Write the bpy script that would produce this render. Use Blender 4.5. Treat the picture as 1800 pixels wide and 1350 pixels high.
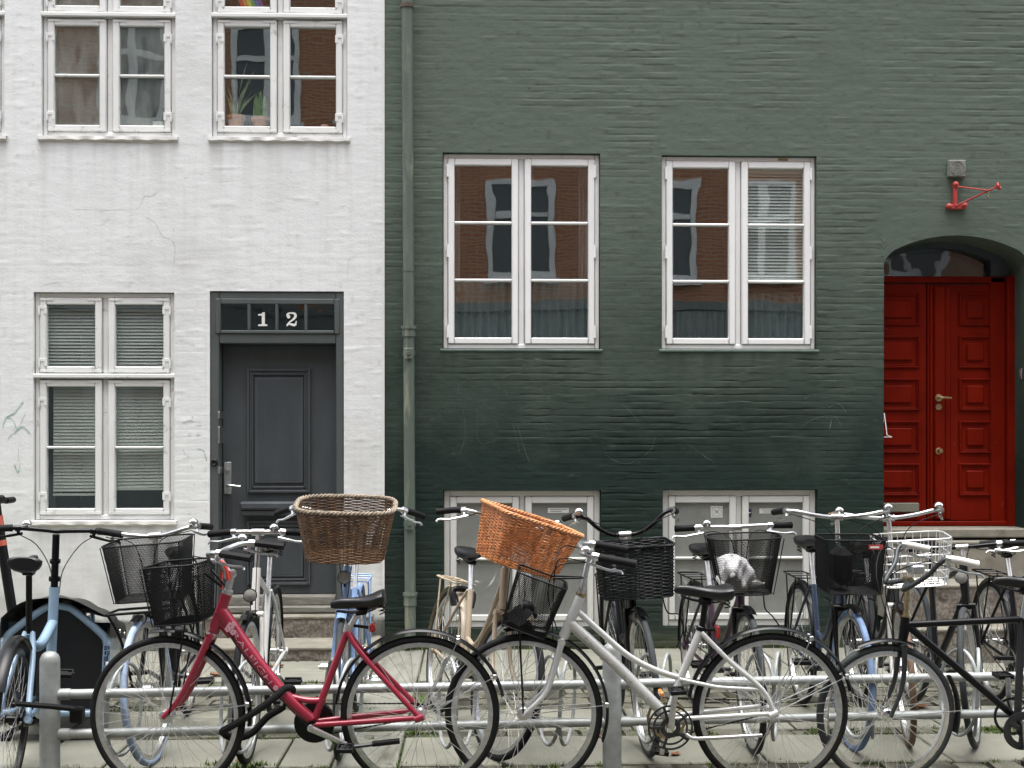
import bpy, math, random
import numpy as np
from mathutils import Vector as V, Matrix as M
R=math.radians
rnd=random.Random(7)
for o in list(bpy.data.objects): bpy.data.objects.remove(o,do_unlink=True)
SC=bpy.context.scene; COL=SC.collection
# ------------------------------------------------------------------ camera, sky, sun, exposure
cd=bpy.data.cameras.new('camera'); cam=bpy.data.objects.new('camera',cd); COL.objects.link(cam)
cam.location=(0,-9.14,1.517); cam.rotation_euler=(R(90),0,R(-1.83))
cd.sensor_width=36; cd.lens=44; cd.shift_y=100/1800; cd.clip_end=500
SC.camera=cam
W=bpy.data.worlds.new('World'); SC.world=W; W.use_nodes=True
nt=W.node_tree; bg=nt.nodes['Background']
sky=nt.nodes.new('ShaderNodeTexSky'); sky.sky_type='NISHITA'; sky.sun_disc=False
sky.sun_elevation=R(84); sky.sun_rotation=R(190); sky.air_density=1.0; sky.dust_density=3.0
hs=nt.nodes.new('ShaderNodeHueSaturation'); hs.inputs['Saturation'].default_value=.34   # grey overcast light
nt.links.new(sky.outputs[0],hs.inputs['Color']); nt.links.new(hs.outputs[0],bg.inputs[0]); bg.inputs[1].default_value=.15
sd=bpy.data.lights.new('sun','SUN'); sd.energy=1.0; sd.angle=R(45); sd.color=(1,.985,.96)
sun=bpy.data.objects.new('sun',sd); COL.objects.link(sun)
_d=V((-.17*math.cos(R(84)),-.985*math.cos(R(84)),math.sin(R(84)))); sun.rotation_euler=_d.to_track_quat('Z','Y').to_euler()
SC.view_settings.view_transform='Standard'; SC.view_settings.look='None'; SC.view_settings.gamma=1
SC.view_settings.use_curve_mapping=False; SC.view_settings.exposure=1.8
SC.render.engine='CYCLES'; SC.cycles.max_bounces=5; SC.cycles.diffuse_bounces=2; SC.cycles.glossy_bounces=2; SC.cycles.transparent_max_bounces=12
SC.render.resolution_x=1024; SC.render.resolution_y=768
# ------------------------------------------------------------------ materials
def mat(name,col,rough=.5,metal=0.,var=0.,vs=6.,bump=0.,bs=60.,spec=.5,coat=0.,dirt=None,dt=.55,ds=3.,stretch=(1,1,1),dsoft=.12):
    m=bpy.data.materials.new(name); m.use_nodes=True; n=m.node_tree.nodes; l=m.node_tree.links
    b=n['Principled BSDF']; b.inputs['Roughness'].default_value=rough; b.inputs['Metallic'].default_value=metal
    b.inputs['Specular IOR Level'].default_value=spec; b.inputs['Coat Weight'].default_value=coat
    b.inputs['Base Color'].default_value=(*col,1)
    if var or bump or dirt:
        tc=n.new('ShaderNodeTexCoord'); mp=n.new('ShaderNodeMapping'); mp.inputs['Scale'].default_value=stretch
        l.new(tc.outputs['Object'],mp.inputs[0])
        cur=None
        if var:
            t=n.new('ShaderNodeTexNoise'); t.inputs['Scale'].default_value=vs; t.inputs['Detail'].default_value=6; l.new(mp.outputs[0],t.inputs['Vector'])
            r=n.new('ShaderNodeValToRGB'); r.color_ramp.elements[0].position=.3; r.color_ramp.elements[1].position=.7
            r.color_ramp.elements[0].color=(*[c*(1-var) for c in col],1); r.color_ramp.elements[1].color=(*[min(1,c*(1+var)) for c in col],1)
            l.new(t.outputs['Fac'],r.inputs[0]); cur=r.outputs[0]
        if dirt:
            t=n.new('ShaderNodeTexNoise'); t.inputs['Scale'].default_value=ds; t.inputs['Detail'].default_value=8; t.inputs['Roughness'].default_value=.65; l.new(mp.outputs[0],t.inputs['Vector'])
            r=n.new('ShaderNodeValToRGB'); r.color_ramp.elements[0].position=dt; r.color_ramp.elements[1].position=min(1,dt+dsoft); l.new(t.outputs['Fac'],r.inputs[0])
            mx=n.new('ShaderNodeMix'); mx.data_type='RGBA'; l.new(r.outputs[0],mx.inputs['Factor'])
            if cur: l.new(cur,mx.inputs['A'])
            else: mx.inputs['A'].default_value=(*col,1)
            mx.inputs['B'].default_value=(*dirt,1); cur=mx.outputs['Result']
        if cur: l.new(cur,b.inputs['Base Color'])
        if bump:
            t=n.new('ShaderNodeTexNoise'); t.inputs['Scale'].default_value=bs; t.inputs['Detail'].default_value=5; l.new(mp.outputs[0],t.inputs['Vector'])
            bp=n.new('ShaderNodeBump'); bp.inputs['Strength'].default_value=bump; bp.inputs['Distance'].default_value=.004
            l.new(t.outputs['Fac'],bp.inputs['Height']); l.new(bp.outputs[0],b.inputs['Normal'])
    return m
def N(m,t): return m.node_tree.nodes.new(t)
def noise(m,vec,scale,detail=5,rough=.5):
    t=N(m,'ShaderNodeTexNoise'); t.inputs['Scale'].default_value=scale; t.inputs['Detail'].default_value=detail; t.inputs['Roughness'].default_value=rough
    m.node_tree.links.new(vec,t.inputs['Vector']); return t.outputs['Fac']
def ramp(m,fac,stops):
    r=N(m,'ShaderNodeValToRGB'); e=r.color_ramp.elements
    while len(e)<len(stops): e.new(.5)
    for k,(p,c) in zip(e,stops): k.position=p; k.color=(*c,1) if len(c)==3 else c
    m.node_tree.links.new(fac,r.inputs[0]); return r.outputs[0]
def mixc(m,fac,a,b):
    x=N(m,'ShaderNodeMix'); x.data_type='RGBA'; l=m.node_tree.links
    if hasattr(fac,'links'): l.new(fac,x.inputs['Factor'])
    else: x.inputs['Factor'].default_value=fac
    for k,q in (('A',a),('B',b)):
        if hasattr(q,'links'): l.new(q,x.inputs[k])
        else: x.inputs[k].default_value=(*q,1)
    return x.outputs['Result']
def math_(m,op,a,b=None):
    x=N(m,'ShaderNodeMath'); x.operation=op; l=m.node_tree.links
    for i,q in enumerate((a,b)):
        if q is None: continue
        if hasattr(q,'links'): l.new(q,x.inputs[i])
        else: x.inputs[i].default_value=q
    return x.outputs[0]
def coords(m,scale=(1,1,1)):
    tc=N(m,'ShaderNodeTexCoord'); mp=N(m,'ShaderNodeMapping'); mp.inputs['Scale'].default_value=scale
    m.node_tree.links.new(tc.outputs['Object'],mp.inputs[0]); return mp.outputs[0]
def bumpn(m,fac,strength,dist=.004):
    b=N(m,'ShaderNodeBump'); b.inputs['Strength'].default_value=strength; b.inputs['Distance'].default_value=dist
    m.node_tree.links.new(fac,b.inputs['Height']); return b.outputs[0]
BLK=(0,0,0); WHT=(1,1,1)
def green_wall():
    # dull green masonry paint; the lower storey has been painted over in a darker, newer coat (patchy edge)
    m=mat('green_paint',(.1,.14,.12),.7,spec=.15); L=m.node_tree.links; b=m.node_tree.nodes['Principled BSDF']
    c=coords(m); s=N(m,'ShaderNodeSeparateXYZ'); L.new(c,s.inputs[0])
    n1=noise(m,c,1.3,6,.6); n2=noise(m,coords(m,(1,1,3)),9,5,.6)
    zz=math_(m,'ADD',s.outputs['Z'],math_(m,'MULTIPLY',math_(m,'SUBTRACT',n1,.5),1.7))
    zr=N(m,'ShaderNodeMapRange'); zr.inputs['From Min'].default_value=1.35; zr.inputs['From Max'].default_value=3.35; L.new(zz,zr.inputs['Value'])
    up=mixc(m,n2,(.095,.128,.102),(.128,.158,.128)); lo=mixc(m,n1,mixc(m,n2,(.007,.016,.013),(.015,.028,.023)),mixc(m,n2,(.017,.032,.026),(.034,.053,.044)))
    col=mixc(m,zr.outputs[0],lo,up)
    # pale scuffs and chalky rubbing
    n3=noise(m,coords(m,(1.2,1,4)),5,8,.7); col=mixc(m,math_(m,'MULTIPLY',ramp(m,n3,[(.60,BLK),(.80,WHT)]),.35),col,(.20,.24,.22))
    # mossy base
    zb=N(m,'ShaderNodeMapRange'); zb.inputs['From Min'].default_value=.16; zb.inputs['From Max'].default_value=.02
    L.new(math_(m,'ADD',s.outputs['Z'],math_(m,'MULTIPLY',math_(m,'SUBTRACT',n2,.5),.25)),zb.inputs['Value'])
    col=mixc(m,zb.outputs[0],col,mixc(m,n1,(.10,.10,.07),(.045,.06,.03)))
    at=N(m,'ShaderNodeAttribute'); at.attribute_name='stain'; col=mixc(m,at.outputs['Fac'],col,(.030,.038,.030))
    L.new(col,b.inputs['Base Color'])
    L.new(bumpn(m,noise(m,coords(m,(1,1,1.8)),45,7,.65),.35,.006),b.inputs['Normal']); return m
def white_wall():
    m=mat('white_limewash',(.8,.8,.79),.8); L=m.node_tree.links; b=m.node_tree.nodes['Principled BSDF']
    c=coords(m); s=N(m,'ShaderNodeSeparateXYZ'); L.new(c,s.inputs[0])
    n1=noise(m,c,.9,6,.6); n2=noise(m,c,7,7,.65); st=noise(m,coords(m,(14,1,.8)),1.4,5,.6)
    col=mixc(m,n1,(.80,.825,.82),(.77,.785,.77))
    col=mixc(m,math_(m,'MULTIPLY',ramp(m,st,[(.5,BLK),(.75,WHT)]),.28),col,(.60,.60,.57))
    col=mixc(m,math_(m,'MULTIPLY',ramp(m,n2,[(.57,BLK),(.78,WHT)]),.4),col,(.58,.57,.54))
    zb=N(m,'ShaderNodeMapRange'); zb.inputs['From Min'].default_value=.75; zb.inputs['From Max'].default_value=.1
    L.new(math_(m,'ADD',s.outputs['Z'],math_(m,'MULTIPLY',math_(m,'SUBTRACT',n2,.5),1.2)),zb.inputs['Value'])
    col=mixc(m,math_(m,'MULTIPLY',zb.outputs[0],.5),col,(.50,.50,.46))
    zp=N(m,'ShaderNodeMapRange'); zp.inputs['From Min'].default_value=.235; zp.inputs['From Max'].default_value=.2
    L.new(math_(m,'ADD',s.outputs['Z'],math_(m,'MULTIPLY',math_(m,'SUBTRACT',n2,.5),.1)),zp.inputs['Value'])
    col=mixc(m,zp.outputs[0],col,mixc(m,noise(m,c,60,3),(.03,.035,.033),(.16,.17,.16)))
    at=N(m,'ShaderNodeAttribute'); at.attribute_name='stain'; col=mixc(m,at.outputs['Fac'],col,(.36,.36,.32))
    L.new(col,b.inputs['Base Color']); L.new(bumpn(m,noise(m,coords(m,(1,1,1.6)),38,7,.65),.3,.006),b.inputs['Normal']); return m
def glass(name,tint=(.95,.97,.96),film=0.,filmcol=(.3,.32,.3),ior=.095,wave=.08,ws=2.0):
    m=bpy.data.materials.new(name); m.use_nodes=True; nd=m.node_tree.nodes; L=m.node_tree.links
    nd.remove(nd['Principled BSDF']); out=nd['Material Output']
    c=coords(m); nb=bumpn(m,noise(m,c,ws,2,.4),wave,.02)
    tr=N(m,'ShaderNodeBsdfTransparent'); tr.inputs[0].default_value=(*tint,1)
    gl=N(m,'ShaderNodeBsdfGlossy'); gl.inputs['Roughness'].default_value=.012; gl.inputs[0].default_value=(.95,.97,.96,1); L.new(nb,gl.inputs['Normal'])
    lw=N(m,'ShaderNodeLayerWeight'); lw.inputs['Blend'].default_value=.5   # Schlick reflectance, the same from both faces of the pane
    fr_=math_(m,'ADD',math_(m,'MULTIPLY',math_(m,'POWER',lw.outputs['Facing'],5.),1-ior),ior)
    base=tr.outputs[0]
    if film:
        df=N(m,'ShaderNodeBsdfDiffuse'); L.new(mixc(m,noise(m,coords(m,(2,2,1)),4,6,.65),filmcol,[q*.7 for q in filmcol]),df.inputs[0])
        mf=N(m,'ShaderNodeMixShader'); L.new(tr.outputs[0],mf.inputs[1]); L.new(df.outputs[0],mf.inputs[2])
        if film<1: L.new(math_(m,'MULTIPLY',ramp(m,noise(m,coords(m,(3,1,1)),3,6,.6),[(.3,BLK),(.75,WHT)]),film),mf.inputs[0])
        else: mf.inputs[0].default_value=1
        base=mf.outputs[0]
    mx=N(m,'ShaderNodeMixShader'); L.new(fr_,mx.inputs[0]); L.new(base,mx.inputs[1]); L.new(gl.outputs[0],mx.inputs[2]); L.new(mx.outputs[0],out.inputs[0])
    return m
def brickmat(name,c1,c2,mo):
    m=mat(name,c1,.85); L=m.node_tree.links; b=m.node_tree.nodes['Principled BSDF']
    t=N(m,'ShaderNodeTexBrick'); t.inputs['Scale'].default_value=1; t.inputs['Brick Width'].default_value=.23; t.inputs['Row Height'].default_value=.067; t.inputs['Mortar Size'].default_value=.010
    t.inputs['Color1'].default_value=(*c1,1); t.inputs['Color2'].default_value=(*c2,1); t.inputs['Mortar'].default_value=(*mo,1)
    tc=N(m,'ShaderNodeTexCoord'); mp=N(m,'ShaderNodeMapping'); mp.inputs['Rotation'].default_value=(R(90),0,0); L.new(tc.outputs['Object'],mp.inputs[0]); L.new(mp.outputs[0],t.inputs['Vector']); L.new(t.outputs[0],b.inputs['Base Color']); return m
MT=dict(
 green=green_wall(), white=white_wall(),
 wood=mat('white_window_paint',(.79,.80,.775),.45,var=.05,vs=4,bump=.12,bs=70,dirt=(.45,.43,.37),dt=.60,ds=11,stretch=(1,1,1)),
 woodg=mat('fresh_white_window_paint',(.88,.885,.87),.4,var=.03,vs=5,bump=.06,bs=60,dirt=(.55,.53,.47),dt=.70,ds=7),
 woodb=mat('basement_window_paint',(.66,.67,.635),.5,var=.06,vs=5,bump=.1,bs=60,dirt=(.34,.33,.27),dt=.64,ds=7),
 sill=mat('white_sill_paint',(.70,.70,.66),.6,var=.1,vs=8,bump=.3,bs=40,dirt=(.35,.34,.30),dt=.62,ds=10),
 gsill=mat('green_sill_paint',(.10,.14,.12),.6,var=.2,vs=8,bump=.3,bs=40),
 glass=glass('old_window_glass'), hazy=glass('steamed_window_glass',film=.75,filmcol=(.30,.33,.30)), film=glass('filmed_basement_glass',film=1.,filmcol=(.26,.272,.25),ior=.06),
 flat=glass('fanlight_glass',wave=.16,ws=3,ior=.05),
 room=mat('dark_room',(.035,.033,.03),.9), roomw=mat('dim_room',(.10,.095,.085),.9),
 blind=mat('blind_slats',(.50,.51,.475),.5,var=.05), curtain=mat('pale_teal_curtain',(.075,.10,.10),.9,var=.1,vs=8), net=mat('white_curtain',(.22,.22,.21),.9,var=.1,vs=8),
 dgrey=mat('door_grey_paint',(.068,.077,.083),.5,spec=.2,var=.12,vs=7,bump=.12,bs=80,dirt=(.42,.42,.38),dt=.735,ds=26,stretch=(1,1,.45),dsoft=.03),
 fgrey=mat('frame_grey_paint',(.085,.097,.095),.5,spec=.25,var=.1,vs=5,bump=.15,bs=70,dirt=(.5,.5,.46),dt=.735,ds=22,stretch=(1,1,.6),dsoft=.03),
 red=mat('red_door_paint',(.165,.008,.002),.5,spec=.08,var=.22,vs=5,bump=.12,bs=60,dirt=(.23,.045,.035),dt=.66,ds=18,dsoft=.06,stretch=(1,1,.5)),
 brack=mat('red_bracket_paint',(.42,.05,.04),.5,var=.2,vs=30,bump=.2,bs=120), plaque=mat('weathered_plaque',(.19,.20,.17),.8,var=.3,vs=40,bump=.5,bs=90,dirt=(.30,.25,.14),dt=.6,ds=14),
 brass=mat('aged_brass',(.42,.33,.19),.35,1.,var=.3,vs=60), steel=mat('brushed_steel',(.62,.62,.60),.28,1.,var=.15,vs=40),
 chrome=mat('chrome',(.78,.78,.77),.14,1.,var=.1,vs=30,dirt=(.30,.24,.18),dt=.66,ds=30), alu=mat('dull_aluminium',(.60,.60,.59),.36,1.,var=.15,vs=50,dirt=(.22,.2,.17),dt=.66,ds=25),
 galv=mat('galvanised_steel',(.34,.36,.35),.52,.35,var=.22,vs=16,bump=.08,bs=60,dirt=(.30,.31,.28),dt=.55,ds=7), zinc=mat('worn_zinc',(.40,.43,.42),.5,.7,var=.2,vs=20),
 pipe=mat('green_pipe_paint',(.098,.128,.104),.5,var=.15,vs=5,bump=.15,bs=60,dirt=(.24,.25,.18),dt=.55,ds=3,stretch=(3,3,.6)), rust=mat('rusty_collar',(.10,.075,.055),.8,var=.4,vs=40),
 blk=mat('black_rubber',(.004,.004,.0045),.7,spec=.25,var=.25,vs=30,bump=.2,bs=150), blkp=mat('black_paint',(.003,.003,.0035),.3,var=.2,vs=15,spec=.28,dirt=(.012,.0115,.0105),dt=.64,ds=14), blkpl=mat('black_plastic',(.005,.005,.0055),.5,spec=.25,var=.2,vs=30),
 seat=mat('black_vinyl',(.004,.004,.0045),.38,var=.2,vs=20,bump=.15,bs=200), tread=mat('dusty_tyre',(.009,.0095,.010),.8,spec=.25,var=.3,vs=25,bump=.4,bs=260), greytyre=mat('faded_grey_tyre',(.026,.031,.032),.8,var=.2,vs=20,bump=.3,bs=200),
 tantyre=mat('tan_tyre',(.16,.10,.06),.8,var=.3,vs=25,bump=.3,bs=200), paleblue=mat('pale_blue_tyre',(.34,.43,.57),.75,var=.18,vs=14,bump=.2,bs=160,dirt=(.16,.20,.27),dt=.55,ds=9), bluetyre=mat('blue_tyre',(.14,.21,.35),.75,var=.25,vs=14,bump=.2,bs=160,dirt=(.07,.09,.13),dt=.58,ds=9),
 redb=mat('crimson_bicycle_paint',(.27,.010,.032),.3,var=.18,vs=6,coat=.5,dirt=(.40,.16,.18),dt=.70,ds=24,dsoft=.05), silv=mat('silver_bicycle_paint',(.58,.59,.57),.32,.3,var=.08,vs=8,coat=.3,dirt=(.30,.30,.28),dt=.62,ds=12),
 tan=mat('beige_bicycle_paint',(.38,.31,.22),.42,var=.12,vs=9,coat=.2,dirt=(.16,.12,.08),dt=.64,ds=14), lblue=mat('light_blue_bicycle_paint',(.24,.37,.60),.35,var=.1,vs=8,coat=.3,dirt=(.12,.15,.2),dt=.64,ds=14), cblue=mat('ice_blue_paint',(.27,.39,.51),.3,var=.06,vs=6,coat=.4,dirt=(.18,.2,.22),dt=.66,ds=12),
 dblue=mat('navy_bicycle_paint',(.017,.030,.058),.32,var=.15,vs=9,coat=.3), purple=mat('plum_bicycle_paint',(.035,.012,.027),.35,var=.15,vs=9,coat=.3), wht=mat('white_bicycle_paint',(.66,.65,.61),.35,var=.08,vs=9,coat=.3,dirt=(.3,.27,.22),dt=.62,ds=16),
 graym=mat('gunmetal_paint',(.04,.043,.044),.4,.5,var=.2,vs=15), wwick=mat('grey_brown_wicker',(.12,.06,.022),.6,var=.45,vs=22,bump=.2,bs=150,dirt=(.27,.21,.14),dt=.62,ds=14), wrim=mat('weathered_wicker_rim',(.24,.195,.14),.65,var=.35,vs=30,bump=.2,bs=150),
 owick=mat('orange_wicker',(.44,.165,.05),.5,var=.55,vs=40,bump=.2,bs=150), orim=mat('light_orange_wicker_rim',(.56,.25,.10),.5,var=.25,vs=30,bump=.2,bs=150), bwick=mat('black_wicker',(.007,.0085,.009),.45,spec=.25,var=.3,vs=25,bump=.2,bs=150),
 mesh=mat('black_wire',(.004,.0043,.0043),.5,spec=.25), spk=mat('dull_spokes',(.36,.36,.35),.45,.45), spkb=mat('bright_spokes',(.70,.70,.68),.4,.4), wire=mat('chrome_wire',(.80,.80,.78),.35,.5,var=.1,vs=20), rope=mat('hemp_rope',(.40,.33,.23),.9,var=.3,vs=60),
 bag=mat('white_plastic_bag',(.74,.73,.73),.4,var=.05,vs=14,bump=.12,bs=30), cloth=mat('black_cloth',(.008,.008,.008),.9,spec=.25,var=.3,vs=12), olive=mat('olive_black_tarpaulin',(.016,.0165,.013),.6,var=.35,vs=5,bump=.4,bs=14), panel=mat('black_panel',(.006,.006,.007),.5),
 lens=mat('lamp_lens',(.26,.26,.24),.15,spec=.8,var=.1,vs=60), rlens=mat('red_reflector',(.42,.02,.015),.2,coat=.5), olens=mat('amber_reflector',(.62,.22,.03),.25,coat=.5), wgrip=mat('white_rubber_grip',(.70,.69,.64),.5,var=.06), bgrip=mat('tan_leather_grip',(.20,.125,.075),.6,var=.2,vs=30),
 coral=mat('coral_red_paint',(.52,.12,.075),.4,var=.06), scarlet=mat('scarlet_strap',(.50,.045,.03),.5), tag=mat('red_label',(.48,.05,.04),.5), paper=mat('white_paper',(.66,.67,.63),.7), ink=mat('dark_print',(.03,.03,.035),.6), navy=mat('navy_print',(.012,.02,.06),.5), white_print=mat('white_print',(.82,.82,.78),.5), fadedprint=mat('faded_white_print',(.52,.30,.34),.5,dirt=(.30,.02,.05),dt=.50,ds=70), greyprint=mat('grey_print',(.27,.27,.26),.45), pinkprint=mat('faded_pink_print',(.60,.33,.38),.5),
 stone=mat('pavement_flag',(.205,.203,.165),.85,spec=.2,var=.16,vs=3,bump=.5,bs=70,dirt=(.15,.15,.11),dt=.55,ds=3.2,dsoft=.25), sett=mat('granite_sett',(.135,.13,.10),.85,spec=.2,var=.35,vs=9,bump=.6,bs=60), soil=mat('mossy_joint',(.045,.045,.03),.95,var=.4,vs=18,bump=.7,bs=60,dirt=(.05,.085,.015),dt=.42,ds=5,dsoft=.2),
 wet=mat('damp_gutter_stone',(.215,.215,.18),.75,spec=.25,var=.14,vs=4,bump=.4,bs=60,dirt=(.10,.092,.07),dt=.50,ds=2.6,dsoft=.2,stretch=(3,.7,1)), granite=mat('rough_granite',(.17,.15,.125),.9,var=.5,vs=45,bump=1.,bs=40,dirt=(.06,.055,.04),dt=.55,ds=16), tread_stone=mat('worn_step_stone',(.22,.205,.165),.8,var=.2,vs=8,bump=.4,bs=50,dirt=(.15,.14,.10),dt=.58,ds=5),
 asphalt=mat('asphalt',(.05,.05,.05),.9,var=.2,vs=20,bump=.6,bs=120), moss=mat('moss',(.085,.135,.022),.9,var=.45,vs=8), leaf=mat('dry_leaf',(.19,.075,.03),.7,var=.4,vs=30), terra=mat('terracotta',(.52,.25,.14),.8,var=.15,vs=14), plant=mat('snake_plant_leaf',(.22,.28,.14),.5,var=.4,vs=20), cactus=mat('cactus_green',(.17,.28,.09),.6,var=.35,vs=30), pink=mat('pink_cup',(.55,.32,.30),.6),
 obrick=brickmat('red_street_brick',(.46,.185,.08),(.38,.14,.06),(.44,.34,.26)), oplaster=mat('grey_plaster',(.20,.22,.21),.8,var=.1), odark=mat('dark_pane',(.085,.10,.105),.1), oroof=mat('red_roof_tile',(.2,.07,.04),.8),  # grey of the opposite panes stands in for mirrored sky, painted into base colour
 scratch=mat('chalky_scratch',(.095,.125,.112),.8,var=.5,vs=30), tagpaint=mat('faded_green_marker',(.42,.56,.50),.8,var=.35,vs=25), crack=mat('hairline_crack',(.36,.35,.32),.9), dark=mat('shadow_gap_black',(.004,.004,.004),.9), lichen=mat('ochre_chip',(.36,.25,.10),.8),
 timber=mat('weathered_timber_sill',(.17,.165,.14),.8,var=.3,vs=10,bump=.4,bs=30,stretch=(1,6,6)))
for i,c in enumerate([(.5,.05,.03),(.62,.24,.03),(.55,.48,.08),(.07,.28,.09),(.04,.10,.35),(.16,.05,.22)]): MT['rb%d'%i]=mat('flag_stripe',c,.8)
# ------------------------------------------------------------------ mesh builder
class MB:
    def __init__(s,xf=None): s.v=[]; s.f=[]; s.xf=xf
    def add(s,vs,fs):
        b=len(s.v)
        if s.xf is not None: vs=[s.xf@V(p) for p in vs]
        s.v.extend([tuple(p) for p in vs]); s.f.extend([tuple(i+b for i in f) for f in fs]); return s
    def box(s,x0,x1,y0,y1,z0,z1,ch=0.,m=None):
        if ch<=0:
            vs=[(x,y,z) for x in (x0,x1) for y in (y0,y1) for z in (z0,z1)]
            fs=[(0,1,3,2),(4,6,7,5),(0,4,5,1),(2,3,7,6),(0,2,6,4),(1,5,7,3)]
        else:
            ch=min(ch,(x1-x0)*.45,(y1-y0)*.45,(z1-z0)*.45); vs=[]; idx={}
            for a,x in enumerate((x0,x1)):
                for b,y in enumerate((y0,y1)):
                    for c,z in enumerate((z0,z1)):
                        sx,sy,sz=(1-2*a)*ch,(1-2*b)*ch,(1-2*c)*ch
                        for k,p in enumerate(((x,y+sy,z+sz),(x+sx,y,z+sz),(x+sx,y+sy,z))): idx[a,b,c,k]=len(vs); vs.append(p)
            I=lambda a,b,c,k: idx[a,b,c,k]; fs=[]
            for a in (0,1): fs.append([I(a,0,0,0),I(a,0,1,0),I(a,1,1,0),I(a,1,0,0)][::1 if a==0 else -1])
            for b in (0,1): fs.append([I(0,b,0,1),I(1,b,0,1),I(1,b,1,1),I(0,b,1,1)][::1 if b==0 else -1])
            for c in (0,1): fs.append([I(0,0,c,2),I(0,1,c,2),I(1,1,c,2),I(1,0,c,2)][::1 if c==0 else -1])
            for b in (0,1):
                for c in (0,1): fs.append((I(0,b,c,1),I(1,b,c,1),I(1,b,c,2),I(0,b,c,2)))
            for a in (0,1):
                for c in (0,1): fs.append((I(a,0,c,0),I(a,1,c,0),I(a,1,c,2),I(a,0,c,2)))
            for a in (0,1):
                for b in (0,1): fs.append((I(a,b,0,0),I(a,b,1,0),I(a,b,1,1),I(a,b,0,1)))
            for a in (0,1):
                for b in (0,1):
                    for c in (0,1): fs.append((I(a,b,c,0),I(a,b,c,1),I(a,b,c,2)))
        if m is not None: vs=[m@V(p) for p in vs]
        return s.add(vs,fs)
    def tube(s,pts,r,n=8,closed=False,cap=True,flat=1.):
        P=[V(p) for p in pts]; k=len(P); rs=r if isinstance(r,(list,tuple)) else [r]*k
        T=[]
        for i in range(k):
            a=P[(i-1)%k] if (closed or i>0) else P[i]; b=P[(i+1)%k] if (closed or i<k-1) else P[i]
            t=(b-a); T.append(t.normalized() if t.length>1e-9 else V((0,0,1)))
        u=T[0].orthogonal().normalized()
        if abs(T[0].y)<.9: u=(V((0,1,0))-T[0]*T[0].y).normalized()
        vs=[]
        for i in range(k):
            u=(u-T[i]*u.dot(T[i])); u=u.normalized() if u.length>1e-6 else T[i].orthogonal().normalized()
            w=T[i].cross(u)
            for j in range(n):
                a=2*math.pi*(j+.5)/n; vs.append(P[i]+u*(math.cos(a)*rs[i]*flat)+w*(math.sin(a)*rs[i]))
        fs=[]
        for i in range(k if closed else k-1):
            for j in range(n):
                a=i*n+j; b=i*n+(j+1)%n; c=((i+1)%k)*n+(j+1)%n; d=((i+1)%k)*n+j; fs.append((a,b,c,d))
        if cap and not closed: fs.append(tuple(range(n))[::-1]); fs.append(tuple((k-1)*n+j for j in range(n)))
        return s.add(vs,fs)
    def ring(s,c,Rr,sec,a0=0,a1=2*math.pi,n=64,closed=True,plane='xz'):
        # sweep a closed section [(dr,dy)] round a circle in the bike's plane
        k=len(sec); cnt=n if closed else n+1; vs=[]
        for i in range(cnt):
            a=a0+(a1-a0)*i/n; ca,sa=math.cos(a),math.sin(a)
            for dr,dy in sec: vs.append((c[0]+ca*(Rr+dr),c[1]+dy,c[2]+sa*(Rr+dr)))
        fs=[]
        for i in range(n):
            i2=(i+1)%cnt
            for j in range(k): fs.append((i*k+j,i*k+(j+1)%k,i2*k+(j+1)%k,i2*k+j))
        if not closed: fs.append(tuple(range(k))); fs.append(tuple((cnt-1)*k+j for j in range(k))[::-1])
        return s.add(vs,fs)
    def lathe(s,o,ax,prof,n=16):
        o=V(o); ax=V(ax).normalized(); u=ax.orthogonal().normalized(); w=ax.cross(u); vs=[]; k=len(prof)
        for i in range(n):
            a=2*math.pi*i/n; d=u*math.cos(a)+w*math.sin(a)
            for r,h in prof: vs.append(o+d*r+ax*h)
        fs=[(i*k+j,((i+1)%n)*k+j,((i+1)%n)*k+j+1,i*k+j+1) for i in range(n) for j in range(k-1)]
        return s.add(vs,fs)
    def cyl(s,a,b,r,n=12): return s.tube([a,b],r,n)
    def grid(s,fn,nu,nv,cu=False,cv=False):
        vs=[fn(i/(nu if cu else nu-1),j/(nv if cv else nv-1)) for i in range(nu) for j in range(nv)]
        fs=[]
        for i in range(nu if cu else nu-1):
            for j in range(nv if cv else nv-1):
                fs.append((i*nv+j,((i+1)%nu)*nv+j,((i+1)%nu)*nv+(j+1)%nv,i*nv+(j+1)%nv))
        return s.add(vs,fs)
    def prism(s,out,y0,y1,ax='y'):
        n=len(out); vs=[(p[0],y0,p[1]) for p in out]+[(p[0],y1,p[1]) for p in out]
        fs=[tuple(range(n)),tuple(range(2*n-1,n-1,-1))]+[(i,i+n,(i+1)%n+n,(i+1)%n) for i in range(n)]
        return s.add(vs,fs)
    def build(s,name,m,parent=None,ang=38,kind=None):
        me=bpy.data.meshes.new(name); me.from_pydata(s.v,[],s.f); me.validate()
        me.materials.append(MT[m] if isinstance(m,str) else m)
        me.polygons.foreach_set('use_smooth',[True]*len(me.polygons)); me.set_sharp_from_angle(angle=R(ang)); me.update()
        o=bpy.data.objects.new(name,me); COL.objects.link(o)
        if parent: o.parent=parent
        if kind: o['kind']=kind
        return o
def sm(pts,k=6,closed=False):
    P=[V(p) for p in pts]; n=len(P); out=[]
    for i in range(n if closed else n-1):
        p0=P[(i-1)%n] if closed or i>0 else P[0]*2-P[1]; p1=P[i]; p2=P[(i+1)%n]; p3=P[(i+2)%n] if closed or i<n-2 else P[-1]*2-P[-2]
        for j in range(k):
            t=j/k; out.append(.5*((2*p1)+(p2-p0)*t+(2*p0-5*p1+4*p2-p3)*t*t+(3*p1-p0-3*p2+p3)*t**3))
    if not closed: out.append(P[-1])
    return out
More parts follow.
